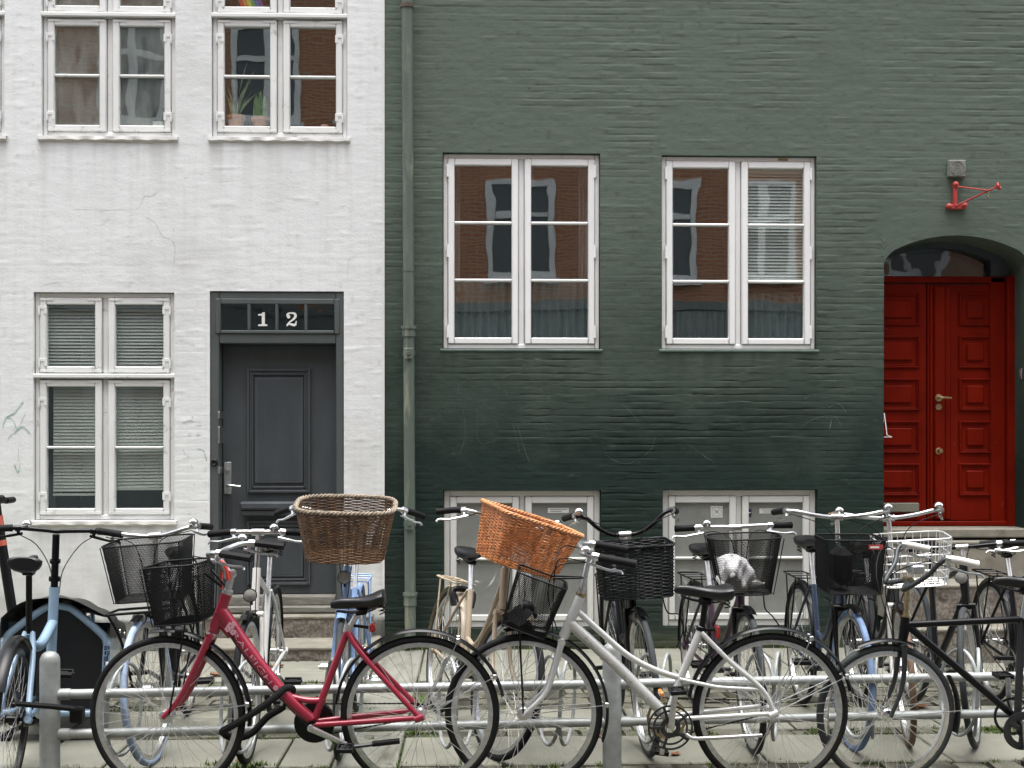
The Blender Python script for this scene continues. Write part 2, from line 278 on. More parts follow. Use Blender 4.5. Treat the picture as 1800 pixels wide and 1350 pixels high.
def empty(name,loc=(0,0,0),rot=(0,0,0)):
    o=bpy.data.objects.new(name,None); COL.objects.link(o); o.location=loc; o.rotation_euler=rot; o.empty_display_size=.1; return o
def tag(o,label=None,cat=None,group=None,kind=None):
    if label: o['label']=label
    if cat: o['category']=cat
    if group: o['group']=group
    if kind: o['kind']=kind
    return o
# ================================================================== WALLS
def vn(x,z,s,seed):
    t=np.random.RandomState(seed).rand(128,128); x=np.asarray(x)/s; z=np.asarray(z)/s
    xi=np.floor(x).astype(int); zi=np.floor(z).astype(int); fx=x-xi; fz=z-zi; fx=fx*fx*(3-2*fx); fz=fz*fz*(3-2*fz)
    g=lambda a,b: t[a%128,b%128]
    return (g(xi,zi)*(1-fx)+g(xi+1,zi)*fx)*(1-fz)+(g(xi,zi+1)*(1-fx)+g(xi+1,zi+1)*fx)*fz-.5
CH=.0515; BL=.236
_rt=np.random.RandomState(3).rand(400); _rb=np.random.RandomState(4).rand(400,128)
def ss(a,b,x): t=np.clip((x-a)/(b-a),0,1); return t*t*(3-2*t)
GREEN_OPEN=[(-.214,2.19,.938,3.622),(1.39,2.19,2.536,3.614),(-.21,.145,.944,1.158),(1.398,.148,2.543,1.16),(3.035,0.,4.13,2.88)]
WHITE_OPEN=[(-3.108,3.722,-2.147,5.2),(-1.888,3.724,-.907,5.2),(-3.164,.944,-2.155,2.592),(-4.33,3.72,-3.37,5.2),(-4.41,.944,-3.402,2.58),(-1.90,0.,-.932,2.604)]
SMOOTH=[(-.26,3.62,.98,3.98),(1.34,3.61,2.58,3.97),(-.25,1.16,.98,1.50),(1.35,1.16,2.58,1.50),(2.98,2.9,4.2,3.28)]
def relief(x,z,kind):
    """height of the painted brick face in front of the mortar plane"""
    x=np.asarray(x,float); z=np.asarray(z,float)
    zw=z+.005*vn(x,z,.9,11)+.0035*vn(x,z*.6,.22,12)+.003*vn(x,z,.06,13)
    row=np.floor(zw/CH).astype(int); fz=zw/CH-row
    xx=x+.004*vn(x,z,.05,14)+_rt[row%400]*.05+(row%2)*BL*.5
    j=np.floor(xx/BL).astype(int); fx=xx/BL-j
    rb=_rb[row%400,j%128]; rb2=_rb[(row*7+3)%400,(j*3+5)%128]
    dz=np.minimum(fz,1-fz)*CH; dx=np.minimum(fx,1-fx)*BL
    w=.008+.006*vn(x,z,.13,15)
    jz=ss(0,w,dz-.0015); jx=ss(0,.010,dx-.001)
    br=np.clip(.55+2.4*vn(x+row*.37,row*1.0,.16,21)+1.2*vn(x+row*.71,z,.5,22),0,1.3)   # joints half filled with paint
    jz=1-(1-jz)*br; jx=1-(1-jx)*np.clip(br,0,1)*.7
    amp=np.clip(.62+1.5*vn(x,z,.55,16)+.5*vn(x,z,.17,17),.12,1.15)
    if kind=='green':
        for (a,b,c,d) in SMOOTH:
            q=ss(a-.03,a+.02,x)*(1-ss(c-.02,c+.03,x))*ss(b-.03,b,z)*(1-ss(d-.06,d+.05,z)); amp=amp*(1-.8*q)
        A=.0052*(1-.5*ss(1.9,2.6,z)); amp=np.minimum(amp,.95)
    else:
        amp=amp*(.30+.45*(1-ss(.2,1.6,z))+.25*ss(-1.1,-.8,x)); A=.0017
    body=jz*(1-.55*amp+.55*amp*jx)
    h=A*amp*body+amp*(.0028*(rb-.5)+.005*(rb2-.45)*(fz-.5))*jz
    h=h+.0018*vn(x,z*1.3,.10,18)+.0016*vn(x,z*1.2,.03,19)+.0035*np.clip(vn(x*.6,z*1.6,.07,23)-.33,0,1)*4+.008*vn(x,z,1.4,20)
    if kind!='green': h=h*.75
    return h
def stain(x,z,kind):
    """drip stains below the sills, splash dirt along the foot of the wall"""
    x=np.asarray(x,float); z=np.asarray(z,float); s=np.zeros_like(x)
    W_=[(-3.12,-2.14,3.70),(-1.90,-.90,3.70),(-3.17,-2.15,.92),(-4.4,-3.36,3.70)] if kind=='white' else [(-.23,.95,2.17),(1.38,2.55,2.17)]
    for a,b,zs in W_:
        d=np.clip(zs-z,0,9); st=np.clip(.45+1.6*vn(x,z*.05,.035,51)+.9*vn(x,z*.2,.11,52),0,1)
        s=np.maximum(s,(z<zs)*ss(a-.03,a+.02,x)*(1-ss(b-.02,b+.03,x))*st*np.exp(-d/.22)*.45)
    base=(1-ss(.25,1.0,z+.5*vn(x,z,.3,53)+.25*vn(x,z,.08,54)))*np.clip(.5+1.2*vn(x,z,.12,55),0,1)
    pat=np.clip(vn(x,z,.7,56)*2.2+vn(x,z,.16,57)-.25,0,1)*(.22 if kind=='white' else .12)
    spots=np.clip(vn(x,z,.028,58)*2.6-.98,0,1)*1.3
    return np.clip(np.maximum(np.maximum(s,base*.55),np.maximum(pat,spots)),0,.9)
def set_stain(me,co,kind):
    a=me.attributes.new('stain','FLOAT','POINT'); a.data.foreach_set('value',stain(co[:,0],co[:,2],kind).astype('f'))
def lines(bps,step):
    b=sorted(set(round(q,4) for q in bps)); out=[]
    for p,q in zip(b[:-1],b[1:]):
        n=max(1,int(math.ceil((q-p)/step))); out+=[p+(q-p)*i/n for i in range(n)]
    return np.array(out+[b[-1]])
ARCH=(3.035,4.13,2.88,3.036)
def arch_z(x):
    a,b,s,t=ARCH; m=(a+b)/2; hw=(b-a)/2; rise=t-s; Rr=(hw*hw+rise*rise)/(2*rise); q=np.clip((x-m)/hw,-1,1)*hw
    base=s+np.sqrt(Rr*Rr-q*q)-(Rr-rise); edge=np.clip((hw-np.abs(x-m))/.09,0,1)   # shoulders rounded by paint
    return s-.055+(base-s+.055)*np.sqrt(edge*(2-edge))
def wall_mesh(name,x0,x1,z1,opens,kind,skip,dx,dz,parent,arch=False):
    xs=lines([x0,x1]+[o[0] for o in opens]+[o[2] for o in opens]+[s[0] for s in skip]+[s[2] for s in skip],dx)
    zs=lines([0,z1]+[o[1] for o in opens]+[o[3] for o in opens]+[s[1] for s in skip]+[s[3] for s in skip]+([3.30] if arch else []),dz)
    X,Z=np.meshgrid(xs,zs,indexing='ij')
    if arch:
        a,b,s,t=ARCH; ins=(X>=a)&(X<=b)&(Z>=s)&(Z<=3.30); za=arch_z(X); Z=np.where(ins,za+(Z-s)*(3.30-za)/(3.30-s),Z)
        low=(X>=a-1e-6)&(X<=b+1e-6)&(Z<s)  # unused cells under the arch
    Y=-relief(X,Z,kind)
    nx,nz=len(xs),len(zs); xc=(xs[:-1]+xs[1:])/2; zc=(zs[:-1]+zs[1:])/2
    keep=np.ones((nx-1,nz-1),bool)
    for (a,b,c,d) in list(opens)+list(skip): keep&=~(((xc>a)&(xc<c))[:,None]&((zc>b)&(zc<d))[None,:])
    I=np.arange(nx*nz).reshape(nx,nz); q=np.stack([I[:-1,:-1],I[1:,:-1],I[1:,1:],I[:-1,1:]],-1)[keep]
    used=np.unique(q); mp=np.zeros(nx*nz,int); mp[used]=np.arange(len(used)); q=mp[q]
    co=np.stack([X.ravel(),Y.ravel(),Z.ravel()],1)[used]
    # reveals of the openings
    ev=[]; ef=[]
    D=.34
    def strip(pts):
        b=len(co)+len(ev)
        for (x,z) in pts: ev.append((x,-float(relief(x,z,kind)),z)); ev.append((x,D,z))
        for i in range(len(pts)-1): ef.append((b+2*i,b+2*i+1,b+2*i+3,b+2*i+2))
    for (a,b,c,d) in opens:
        n=30; strip([(a,b+(d-b)*i/n) for i in range(n+1)]); strip([(c,d-(d-b)*i/n) for i in range(n+1)])
        if b>0: strip([(c-(c-a)*i/n,b) for i in range(n+1)])
        if arch and d==ARCH[2]: strip([(a+(c-a)*i/60,float(arch_z(a+(c-a)*i/60))) for i in range(61)])
        else: strip([(a+(c-a)*i/n,d) for i in range(n+1)])
    me=bpy.data.meshes.new(name); allco=np.vstack([co,np.array(ev)]) if ev else co
    nf=len(q)+len(ef); allq=np.vstack([q,np.array(ef)])
    me.vertices.add(len(allco)); me.vertices.foreach_set('co',allco.astype('f').ravel())
    me.loops.add(nf*4); me.loops.foreach_set('vertex_index',allq.astype('i').ravel())
    me.polygons.add(nf); me.polygons.foreach_set('loop_start',np.arange(nf,dtype='i')*4); me.polygons.foreach_set('use_smooth',[True]*nf)
    me.update(calc_edges=True); me.validate(); set_stain(me,allco,kind); me.set_sharp_from_angle(angle=R(60)); me.materials.append(MT[kind])
    o=bpy.data.objects.new(name,me); COL.objects.link(o); o.parent=parent; return o
def bricks(region,kind,parent):
    """single painted bricks, each its own relief, filling the region"""
    a,b,c,d=region; r0=int(round(b/CH)); r1=int(round(d/CH)); n=0
    for row in range(r0,r1):
        off=_rt[row%400]*.05+(row%2)*BL*.5; j=int(math.floor((a+off)/BL)); 
        cuts=[a]; 
        while True:
            j+=1; x=j*BL-off
            if x>=c-.05: break
            if x>a+.05: cuts.append(x)
        cuts.append(c)
        for p,q in zip(cuts[:-1],cuts[1:]):
            nu=max(3,int((q-p)/.018)+1); nv=9
            us=np.linspace(p,q,nu); vs=np.linspace(row*CH,(row+1)*CH,nv); X,Z=np.meshgrid(us,vs,indexing='ij'); Y=-relief(X,Z,kind)
            v=[(float(X[i,k]),float(Y[i,k]),float(Z[i,k])) for i in range(nu) for k in range(nv)]
            f=[(i*nv+k,(i+1)*nv+k,(i+1)*nv+k+1,i*nv+k+1) for i in range(nu-1) for k in range(nv-1)]
            # thickness: a back rim
            bnd=[i*nv for i in range(nu)]+[(nu-1)*nv+k for k in range(1,nv)]+[i*nv+nv-1 for i in range(nu-2,-1,-1)]+[k for k in range(nv-2,0,-1)]
            s0=len(v); v+= [(v[i][0],.03,v[i][2]) for i in bnd]
            f+=[(bnd[i],bnd[(i+1)%len(bnd)],s0+(i+1)%len(bnd),s0+i) for i in range(len(bnd))]; f.append(tuple(range(s0,s0+len(bnd))))
            me=bpy.data.meshes.new('brick'); me.from_pydata(v,[],f); set_stain(me,np.array(v),kind); me.materials.append(MT[kind]); me.polygons.foreach_set('use_smooth',[True]*len(me.polygons)); me.set_sharp_from_angle(angle=R(60))
            o=bpy.data.objects.new('brick',me); COL.objects.link(o); o.parent=parent; n+=1
    return n
GB=empty('green_house'); tag(GB,'dull green painted brick house with two white windows and an arched red door','house')
WB=empty('white_house'); tag(WB,'white limewashed brick house with a grey door, left of the green one','house')
gs=[(-.20,24*CH,2.98,42*CH)]; ws=[(-.915,6*CH,-.655,50*CH),(-2.14,19*CH,-1.915,50*CH)]
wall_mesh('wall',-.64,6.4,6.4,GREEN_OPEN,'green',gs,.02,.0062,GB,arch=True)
wall_mesh('wall',-6.0,-.648,6.4,WHITE_OPEN,'white',ws,.024,.0098,WB)
MB().box(-.652,-.636,-.012,.3,0,6.4).build('corner_strip','white',WB)
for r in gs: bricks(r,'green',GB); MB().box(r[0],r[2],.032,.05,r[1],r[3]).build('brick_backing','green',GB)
for r in ws: bricks(r,'white',WB); MB().box(r[0],r[2],.032,.05,r[1],r[3]).build('brick_backing','white',WB)
def ribbon(mb,pts,w,kind,lift=.0022,k=5):
    P=sm([(p[0],0,p[1]) for p in pts],k); n=len(P); vs=[]
    for i,p in enumerate(P):
        t=(P[min(i+1,n-1)]-P[max(i-1,0)]).normalized(); nn=V((-t.z,0,t.x)); ww=w*(.35+.65*rnd.random())*(.4 if i in (0,n-1) else 1)
        for s in (-1,1): q=p+nn*ww*.5*s; vs.append((q.x,-float(relief(q.x,q.z,kind))-lift,q.z))
    mb.add(vs,[(2*i,2*i+1,2*i+3,2*i+2) for i in range(n-1)])
# scratched tags on the dark green wall (world metres on the wall plane)
mb=MB()
for L,w in [([(-.07,1.78),(-.06,1.72),(-.05,1.55),(-.09,1.42)],.006),([(-.1,1.85),(-.09,1.93),(.0,1.97),(.1,1.98),(.11,1.95)],.006),([(.2,1.97),(.27,2.0)],.007),([(.34,2.03),(.385,2.07),(.42,1.99),(.5,1.89),(.57,1.82)],.006),([(.15,1.93),(.24,1.88),(.26,1.85)],.005),([(.0,1.80),(.1,1.78),(.2,1.56),(.05,1.51),(.04,1.77)],.004),([(.295,1.66),(.34,1.48),(.345,1.43)],.006),([(.30,1.66),(.33,1.63),(.39,1.44),(.42,1.36)],.006),([(.37,1.72),(.47,1.76),(.57,1.76)],.004),([(.38,1.71),(.5,1.69),(.55,1.60),(.6,1.48)],.005),([(.56,1.80),(.56,1.9),(.62,1.93),(.75,1.92)],.004),([(1.08,1.91),(1.03,1.99),(.98,1.8)],.004),([(1.02,1.72),(1.1,1.78),(1.22,1.66)],.005),([(.96,1.48),(1.0,1.40),(1.14,1.35),(1.3,1.44),(1.34,1.55)],.005),([(1.55,1.52),(1.75,1.37)],.004),([(1.62,1.47),(1.8,1.34)],.004),([(2.44,1.82),(2.5,1.86),(2.56,1.84),(2.64,1.84),(2.73,1.88)],.006),([(2.62,1.76),(2.7,1.79),(2.76,1.72)],.016),([(2.42,1.62),(2.52,1.68),(2.66,1.7),(2.72,1.63)],.008),([(2.65,1.68),(2.63,1.6)],.02)]: mb=MB(); ribbon(mb,L,w*.5,'green'); mb.build('scratched_graffiti','scratch',GB)
mb=MB()
for L,w in [([(-3.385,1.61),(-3.36,1.68),(-3.3,1.72),(-3.235,1.80)],.016),([(-3.37,1.69),(-3.31,1.67),(-3.28,1.59)],.012),([(-3.30,1.575),(-3.24,1.62),(-3.18,1.56)],.018),([(-3.345,1.53),(-3.32,1.56),(-3.28,1.58)],.01),([(-3.22,1.72),(-3.26,1.63)],.007),([(-3.27,1.47),(-3.27,1.36)],.006),([(-3.30,1.35),(-3.275,1.29),(-3.26,1.34)],.014),([(-2.10,1.64),(-2.05,1.665),(-2.02,1.66)],.009),([(-2.03,1.69),(-2.02,1.69)],.028),([(-2.0,1.63),(-1.96,1.63)],.014),([(-1.995,1.555),(-1.965,1.56)],.018),([(-1.995,1.46),(-1.95,1.45),(-1.93,1.40),(-1.922,1.37)],.01),([(-2.09,1.46),(-2.08,1.42),(-2.05,1.40)],.006),([(-2.04,1.35),(-2.02,1.31)],.006)]: mb=MB(); ribbon(mb,L,w*.8,'white'); mb.build('faded_graffiti','tagpaint',WB)
mb=MB()
for L,w in [([(-2.27,3.33),(-2.31,3.29),(-2.37,3.285),(-2.40,3.22),(-2.44,3.19),(-2.52,3.19),(-2.68,3.18)],.0035),([(-2.36,3.14),(-2.29,3.09),(-2.24,3.0),(-2.17,2.97),(-2.15,2.9),(-2.16,2.78)],.0035),([(-2.75,3.69),(-2.6,3.675),(-2.34,3.67)],.004),([(-2.88,3.19),(-2.71,3.19)],.003),([(-1.84,3.40),(-1.76,3.40)],.003),([(-3.1,2.64),(-3.0,2.66),(-2.96,2.65)],.004),([(-.905,2.7),(-.9,2.82),(-.885,2.85)],.003)]: mb=MB(); ribbon(mb,L,w*.7,'white',.0012); mb.build('hairline_crack','crack',WB)
# ================================================================== WINDOWS
def frame4(mb,x0,x1,z0,z1,y0,y1,w,ch=.004,wb=None):
    wb=wb or w
    mb.box(x0,x0+w,y0,y1,z0,z1,ch); mb.box(x1-w,x1,y0,y1,z0,z1,ch)
    mb.box(x0+w,x1-w,y0+.001,y1-.001,z1-w,z1,ch); mb.box(x0+w,x1-w,y0+.001,y1-.001,z0,z0+wb,ch)
def window(parent,x0,z0,x1,z1,y,style,transom=None,bars=1,glassm='glass',label=None,gl_list=None):
    wm={'white':'wood','green':'woodg','base':'woodb'}[style]; fw=.034 if style!='base' else .046; st=.048; mu=.040
    mb=MB(); frame4(mb,x0+.003,x1-.003,z0+.003,z1-.003,y,y+.10,fw,.005)
    xm=(x0+x1)/2
    secs=[(z0+fw,z1-fw)] if not transom else [(z0+fw,transom-.022),(transom+.022,z1-fw)]
    for a,b in secs: mb.box(xm-mu/2,xm+mu/2,y+.012,y+.09,a,b,.004)
    if transom:
        mb.box(x0+fw,x1-fw,y+.004,y+.09,transom-.02,transom+.02,.004)
    w=mb.build('window',wm,parent)
    if label: w['label']=label
    if transom: MB().box(x0-.004,x1+.004,y-.035,y+.003,transom-.014,transom+.018,.006).build('drip_rail',wm,w)
    k=0
    for si,(a,b) in enumerate(secs):
        for side in (0,1):
            p0,p1=((x0+fw,xm-mu/2) if side==0 else (xm+mu/2,x1-fw)); p0+=.003; p1-=.003; a2=a+.004; b2=b-.004
            cs=MB(); frame4(cs,p0,p1,a2,b2,y-.012,y+.045,st,.006,.046); c=cs.build('casement',wm,w)
            gx0,gx1,gz0,gz1=p0+st,p1-st,a2+.046,b2-st
            nb=bars if (not transom or si==0) else 0; rows=[gz0+(gz1-gz0)*i/(nb+1) for i in range(nb+2)]
            for r in rows[1:-1]: MB().box(gx0,gx1,y-.010,y+.03,r-.0095,r+.0095,.006).build('glazing_bar',wm,w)
            for i in range(nb+1):
                gm=(gl_list[k] if gl_list else glassm); k+=1
                MB().box(gx0-.005,gx1+.005,y+.014,y+.018,rows[i]-.002,rows[i+1]+.002,0).build('pane',gm,w)
            # hinges on the outer stile
            hx=p0-.002 if side==0 else p1+.002
            if style=='white':
                for hz in (a2+(b2-a2)*.14,a2+(b2-a2)*.84):
                    h=MB(); h.tube([(hx,y-.018,hz-.03),(hx,y-.018,hz+.028)],.0075,8); h.lathe((hx,y-.018,hz-.045),(0,0,1),[(0,0),(.006,.003),(.0075,.009),(.004,.015),(0,.016)],8)
                    s=1 if side==0 else -1; h.box(min(hx,hx+s*.055),max(hx,hx+s*.055),y-.016,y-.011,hz+.004,hz+.026,.001); h.box(min(hx+s*.034,hx+s*.055),max(hx+s*.034,hx+s*.055),y-.016,y-.011,hz-.03,hz+.0035,.001)
                    h.build('hinge',wm,w)
                for q in ((p0+.004,p0+.10),(p1-.10,p1-.004)):
                    for zz in (a2+.004,b2-.022): MB().box(q[0],q[1],y-.0155,y-.0125,zz,zz+.018,.001).build('corner_iron',wm,w)
            elif style=='green':
                for hz in (a2+.09,(a2+b2)/2,b2-.09): MB().tube([(hx,y-.014,hz-.045),(hx,y-.014,hz+.045)],.009,8).build('hinge',wm,w)
    # room behind
    rm=MB(); A,B,D=x0-.02,x1+.02,1.1
    rm.add([(A,y+.11,z0),(B,y+.11,z0),(B,y+.11,z1),(A,y+.11,z1),(A,y+D,z0),(B,y+D,z0),(B,y+D,z1),(A,y+D,z1)],[(4,5,6,7),(0,1,5,4),(3,7,6,2),(0,4,7,3),(1,2,6,5)]); rm.build('room_lining','room',w)
    MB().box(x0-.01,x1+.01,y+.048,y+.22,z0+.02,z0+.074,.003).build('inner_sill','roomw',w)
    return w
for hb_,a,b in ((WB,-6,-.66),(GB,-.62,6.4)): MB().add([(a,1.4,0),(b,1.4,0),(b,1.4,6.4),(a,1.4,6.4),(a,.3,6.4),(b,.3,6.4)],[(0,1,2,3),(3,2,5,4)]).build('sky_light_block','room',hb_)  # unseen dark sheet and cap added behind each facade to block sky light
def blind(w,x0,x1,z0,z1,y,tilt=52,pitch=.024,skew=0.):
    mb=MB(); n=int((z1-z0)/pitch)
    for i in range(n):
        z=z1-(i+.5)*pitch; a=R(tilt+rnd.uniform(-2,2)); d=.012; dx=skew*i/n
        mb.add([(x0,y-d*math.cos(a),z-d*math.sin(a)),(x1,y-d*math.cos(a),z-d*math.sin(a)+dx),(x1,y,z+.0025+dx),(x0,y,z+.0025),(x0,y+d*math.cos(a),z+d*math.sin(a)),(x1,y+d*math.cos(a),z+d*math.sin(a)+dx)],[(0,1,2,3),(3,2,5,4)])
    mb.box(x0,x1,y-.012,y+.012,z0-.012,z0+.004); mb.box(x0,x1,y-.015,y+.015,z1,z1+.03)
    for q in (.16,.84): mb.tube([(x0+(x1-x0)*q,y-.014,z0),(x0+(x1-x0)*q,y-.014,z1)],.0012,4)
    mb.build('venetian_blind','blind',w)
def curtain(w,x0,x1,z0,z1,y,m='curtain',amp=.02,waves=9):
    ph=rnd.random()*6; MB().grid(lambda u,v:(x0+(x1-x0)*u,y+amp*math.sin(u*waves*6.28+ph+.6*math.sin(v*3))*(.6+.4*v)+.008*math.sin(u*31+v*5),z1+(z0-z1)*v),int(waves*9),12).build('curtain',m,w)
wl=window(WB,-3.164,.944,-2.155,2.592,.03,'white',transom=1.985,bars=1)
blind(wl,-3.09,-2.70,2.03,2.53,.09,58); blind(wl,-2.62,-2.23,2.03,2.53,.09,58); blind(wl,-3.05,-2.68,1.13,1.94,.085,70); blind(wl,-2.64,-2.22,1.17,1.94,.085,70,skew=.006)
curtain(wl,-3.12,-3.05,.96,1.95,.16,'net',.008,3)
for gx,c in ((-2.86,'cloth'),(-2.75,'roomw')): MB().box(gx-.05,gx+.06,.34,.36,.95,1.12+.05*rnd.random(),.01).build('box_on_sill',c,wl)
window(WB,-3.108,3.722,-2.147,5.2,.03,'white',transom=4.60,bars=1,gl_list=['hazy','hazy','hazy','hazy','hazy','hazy'])
wp=window(WB,-1.888,3.724,-.907,5.2,.03,'white',transom=4.605,bars=1)
w0=window(WB,-4.33,3.72,-3.37,5.2,.03,'white',transom=4.60,bars=1); w1=window(WB,-4.41,.944,-3.402,2.58,.03,'white',transom=1.985,bars=1)
blind(w1,-3.87,-3.48,2.03,2.53,.11); blind(w1,-3.87,-3.48,1.15,1.94,.11)
for (a,c,z) in ((-3.108,-2.147,3.722),(-1.888,-.907,3.724),(-3.164,-2.155,.944),(-4.33,-3.37,3.72),(-4.41,-3.402,.944)):
    mb=MB(); n=40
    mb.grid(lambda u,v:[(a-.02+(c-a+.04)*u,.06,z+.002),(a-.02+(c-a+.04)*u,-.02-.003*math.sin(u*40),z-.006),(a-.02+(c-a+.04)*u,-.022-.003*math.sin(u*33),z-.03-.003*math.sin(u*50)),(a-.02+(c-a+.04)*u,.0,z-.045)][int(round(v*3))],n,4); mb.build('window_sill','sill',WB)
wg1=window(GB,-.214,2.19,.938,3.622,.035,'green',bars=2); wg2=window(GB,1.39,2.19,2.536,3.614,.035,'green',bars=2)
curtain(wg1,-.18,.36,2.2,2.70,.13); curtain(wg1,.36,.91,2.2,2.70,.14); curtain(wg1,-.20,-.09,2.2,3.6,.24,'net',.01,2); curtain(wg1,.80,.93,2.2,3.6,.24,'net',.01,2)
curtain(wg2,1.98,2.50,2.2,2.62,.13); blind(wg2,2.0,2.46,2.70,3.50,.10,62); curtain(wg2,1.42,1.52,2.2,3.58,.24,'net',.01,2); curtain(wg2,1.55,1.95,2.2,2.5,.3)
wb1=window(GB,-.21,.145,.944,1.158,.045,'base',bars=1,glassm='film'); wb2=window(GB,1.398,.148,2.543,1.16,.045,'base',bars=1,glassm='film')
for (a,c,z) in ((-.214,.938,2.19),(1.39,2.536,2.19)): MB().box(a-.02,c+.02,-.012,.05,z-.022,z-.001,.006).build('window_sill','gsill',GB)
def sticker(w,x,z,wd,h,m='paper',y=.0575): return MB().box(x-wd/2,x+wd/2,y-.001,y,z-h/2,z+h/2).build('sticker',m,w)
def strokes(w,name,m,L,y,r): 
    mb=MB()
    for l in L:
        for p,q in zip(l[:-1],l[1:]):
            d=V((q[0]-p[0],0,q[1]-p[1])); nn=V((-d.z,0,d.x)).normalized()*r
            mb.add([(p[0]+nn.x,y,p[1]+nn.z),(p[0]-nn.x,y,p[1]-nn.z),(q[0]-nn.x,y,q[1]-nn.z),(q[0]+nn.x,y,q[1]+nn.z)],[(0,1,2,3)])
    return mb.build(name,m,w)
sticker(wb1,.635,1.005,.155,.036); strokes(wb1,'sticker_print','greyprint',[[(.575,1.013),(.70,1.013)],[(.575,.998),(.66,.998)]],.0555,.003)
sticker(wb2,1.807,.993,.088,.086); strokes(wb2,'sticker_print','greyprint',[[(1.774,.962),(1.774,1.024),(1.84,1.024),(1.84,.962),(1.774,.962)],[(1.785,1.015),(1.807,.985),(1.829,1.015)],[(1.785,.972),(1.807,.996),(1.829,.972)],[(1.79,1.0),(1.824,1.0)]],.0555,.0016)
sticker(wb2,2.047,.985,.038,.058,'navy'); strokes(wb2,'sticker_print','white_print',[[(2.034,.995),(2.047,.985),(2.06,.988)],[(2.047,.985),(2.034,.978)]],.0555,.003)
sticker(wb2,2.205,.998,.16,.036); strokes(wb2,'sticker_print','greyprint',[[(2.14,1.006),(2.27,1.006)],[(2.155,.991),(2.25,.991)]],.0555,.003)
MB().box(2.26,2.33,.028,.034,3.585,3.60,.002).build('rotten_paint_patch','lichen',GB)
# ================================================================== GREY DOOR 12
y=.0
fr=MB(); fr.box(-1.897,-1.835,.005,.13,.30,2.60,.006); fr.box(-.99,-.935,.005,.13,.30,2.60,.006); fr.box(-1.835,-.99,.007,.128,2.225,2.298,.006); fr.box(-1.835,-.99,.007,.128,2.545,2.60,.006)
df=fr.build('door_frame','fgrey',WB)
fl=MB(); frame4(fl,-1.862,-.962,2.296,2.55,-.004,.05,.040,.005,.024); fl.build('fanlight_frame','fgrey',df)
px=[-1.8235,-1.6185,-1.418,-1.2075,-1.0]
for a in px[1:-1]: MB().box(a-.0115,a+.0115,-.002,.04,2.318,2.512,.005).build('glazing_bar','fgrey',df)
for a,b in zip(px[:-1],px[1:]): MB().box(a+.006,b-.006,.018,.022,2.316,2.514).build('pane','flat',df)
MB().add([(-1.84,.05,2.3),(-.98,.05,2.3),(-.98,.05,2.55),(-1.84,.05,2.55),(-1.84,.8,2.3),(-.98,.8,2.3),(-.98,.8,2.55),(-1.84,.8,2.55)],[(4,5,6,7),(0,1,5,4),(3,7,6,2),(0,4,7,3),(1,2,6,5)]).build('hall_lining','room',df)
def numeral(outs,cx,cz,h,name):
    mb=MB(); mb.prism([(cx+p[0]*h,cz+p[1]*h) for p in outs],.0145,.0172); return mb.build(name,'white_print',df,ang=20)
one=[(-.30,-.5),(.36,-.5),(.36,-.38),(.18,-.36),(.18,.5),(.02,.5),(-.06,.40),(-.30,.36),(-.30,.26),(-.04,.26),(-.04,-.36),(-.30,-.38)]
numeral(one,-1.524,2.402,.10,'house_number')
def two():
    top=[]; c=sm([(-.30,0,.22),(-.27,0,.38),(-.05,0,.46),(.22,0,.40),(.27,0,.20),(.10,0,-.02),(-.15,0,-.20),(-.32,0,-.40)],5); wd=[.09,.085,.05,.09,.10,.075,.05,.05]
    L=[];Rr=[]; n=len(c)
    for i,p in enumerate(c):
        t=(c[min(i+1,n-1)]-c[max(i-1,0)]).normalized(); k=i/(n-1)*7; w=wd[int(k)]*(1-k%1)+wd[min(7,int(k)+1)]*(k%1); nn=V((-t.z,0,t.x))*w; L.append((p.x+nn.x,p.z+nn.z)); Rr.append((p.x-nn.x,p.z-nn.z))
    return L,Rr
L_,R_=two(); mb=MB(); h=.10; cx,cz=-1.312,2.402; vs=[]
for a,b in zip(L_,R_): vs+=[(cx+a[0]*h,.0145,cz+a[1]*h),(cx+b[0]*h,.0145,cz+b[1]*h)]
mb.add(vs,[(2*i,2*i+1,2*i+3,2*i+2) for i in range(len(L_)-1)]); mb.lathe((cx-.022,.0145,cz+.018),(0,-1,0),[(0,.001),(.0125,.001),(.0125,0)],14)
mb.prism([(cx+p[0]*h,cz+p[1]*h) for p in [(-.38,-.5),(-.36,-.37),(-.18,-.25),(0,-.29),(.16,-.33),(.27,-.28),(.30,-.12),(.37,-.12),(.35,-.42),(.22,-.51),(.08,-.50),(-.08,-.43),(-.22,-.40),(-.30,-.5)]],.0135,.017); mb.build('house_number','white_print',df,ang=20)
MB().box(-1.95,-.9,.18,.2,.2,2.3).build('door_light_block','dark',df)  # dark backing added behind the door leaf to stop sky light leaking round it
lf=MB(); lf.box(-1.833,-.992,.13,.175,.392,2.224,.003); d12=lf.build('door','dgrey',WB)
def mould(parent,x0,x1,z0,z1,y,m,steps=((0,.018,.0),(.018,.034,.010),(.034,.046,.004)),name='panel_moulding'):
    mb=MB()
    for a,b,d in steps: frame4(mb,x0+a,x1-a,z0+a,z1-a,y-.022+d,y+.004,b-a,.003)
    return mb.build(name,m,parent)
def fluted(parent,x0,x1,z0,z1,y,m,n=30):
    mb=MB(); w=(x1-x0)/n
    for i in range(n): mb.tube([(x0+w*(i+.5),y+w*.28,z0),(x0+w*(i+.5),y+w*.28,z1)],w*.5,8)
    mb.build('fluted_panel',m,parent)
mould(d12,-1.654,-1.188,1.136,2.048,.13,'dgrey'); MB().box(-1.60,-1.24,.116,.131,1.205,1.985,.006).build('door_panel','dgrey',d12); fluted(d12,-1.575,-1.265,1.23,1.96,.116,'dgrey')
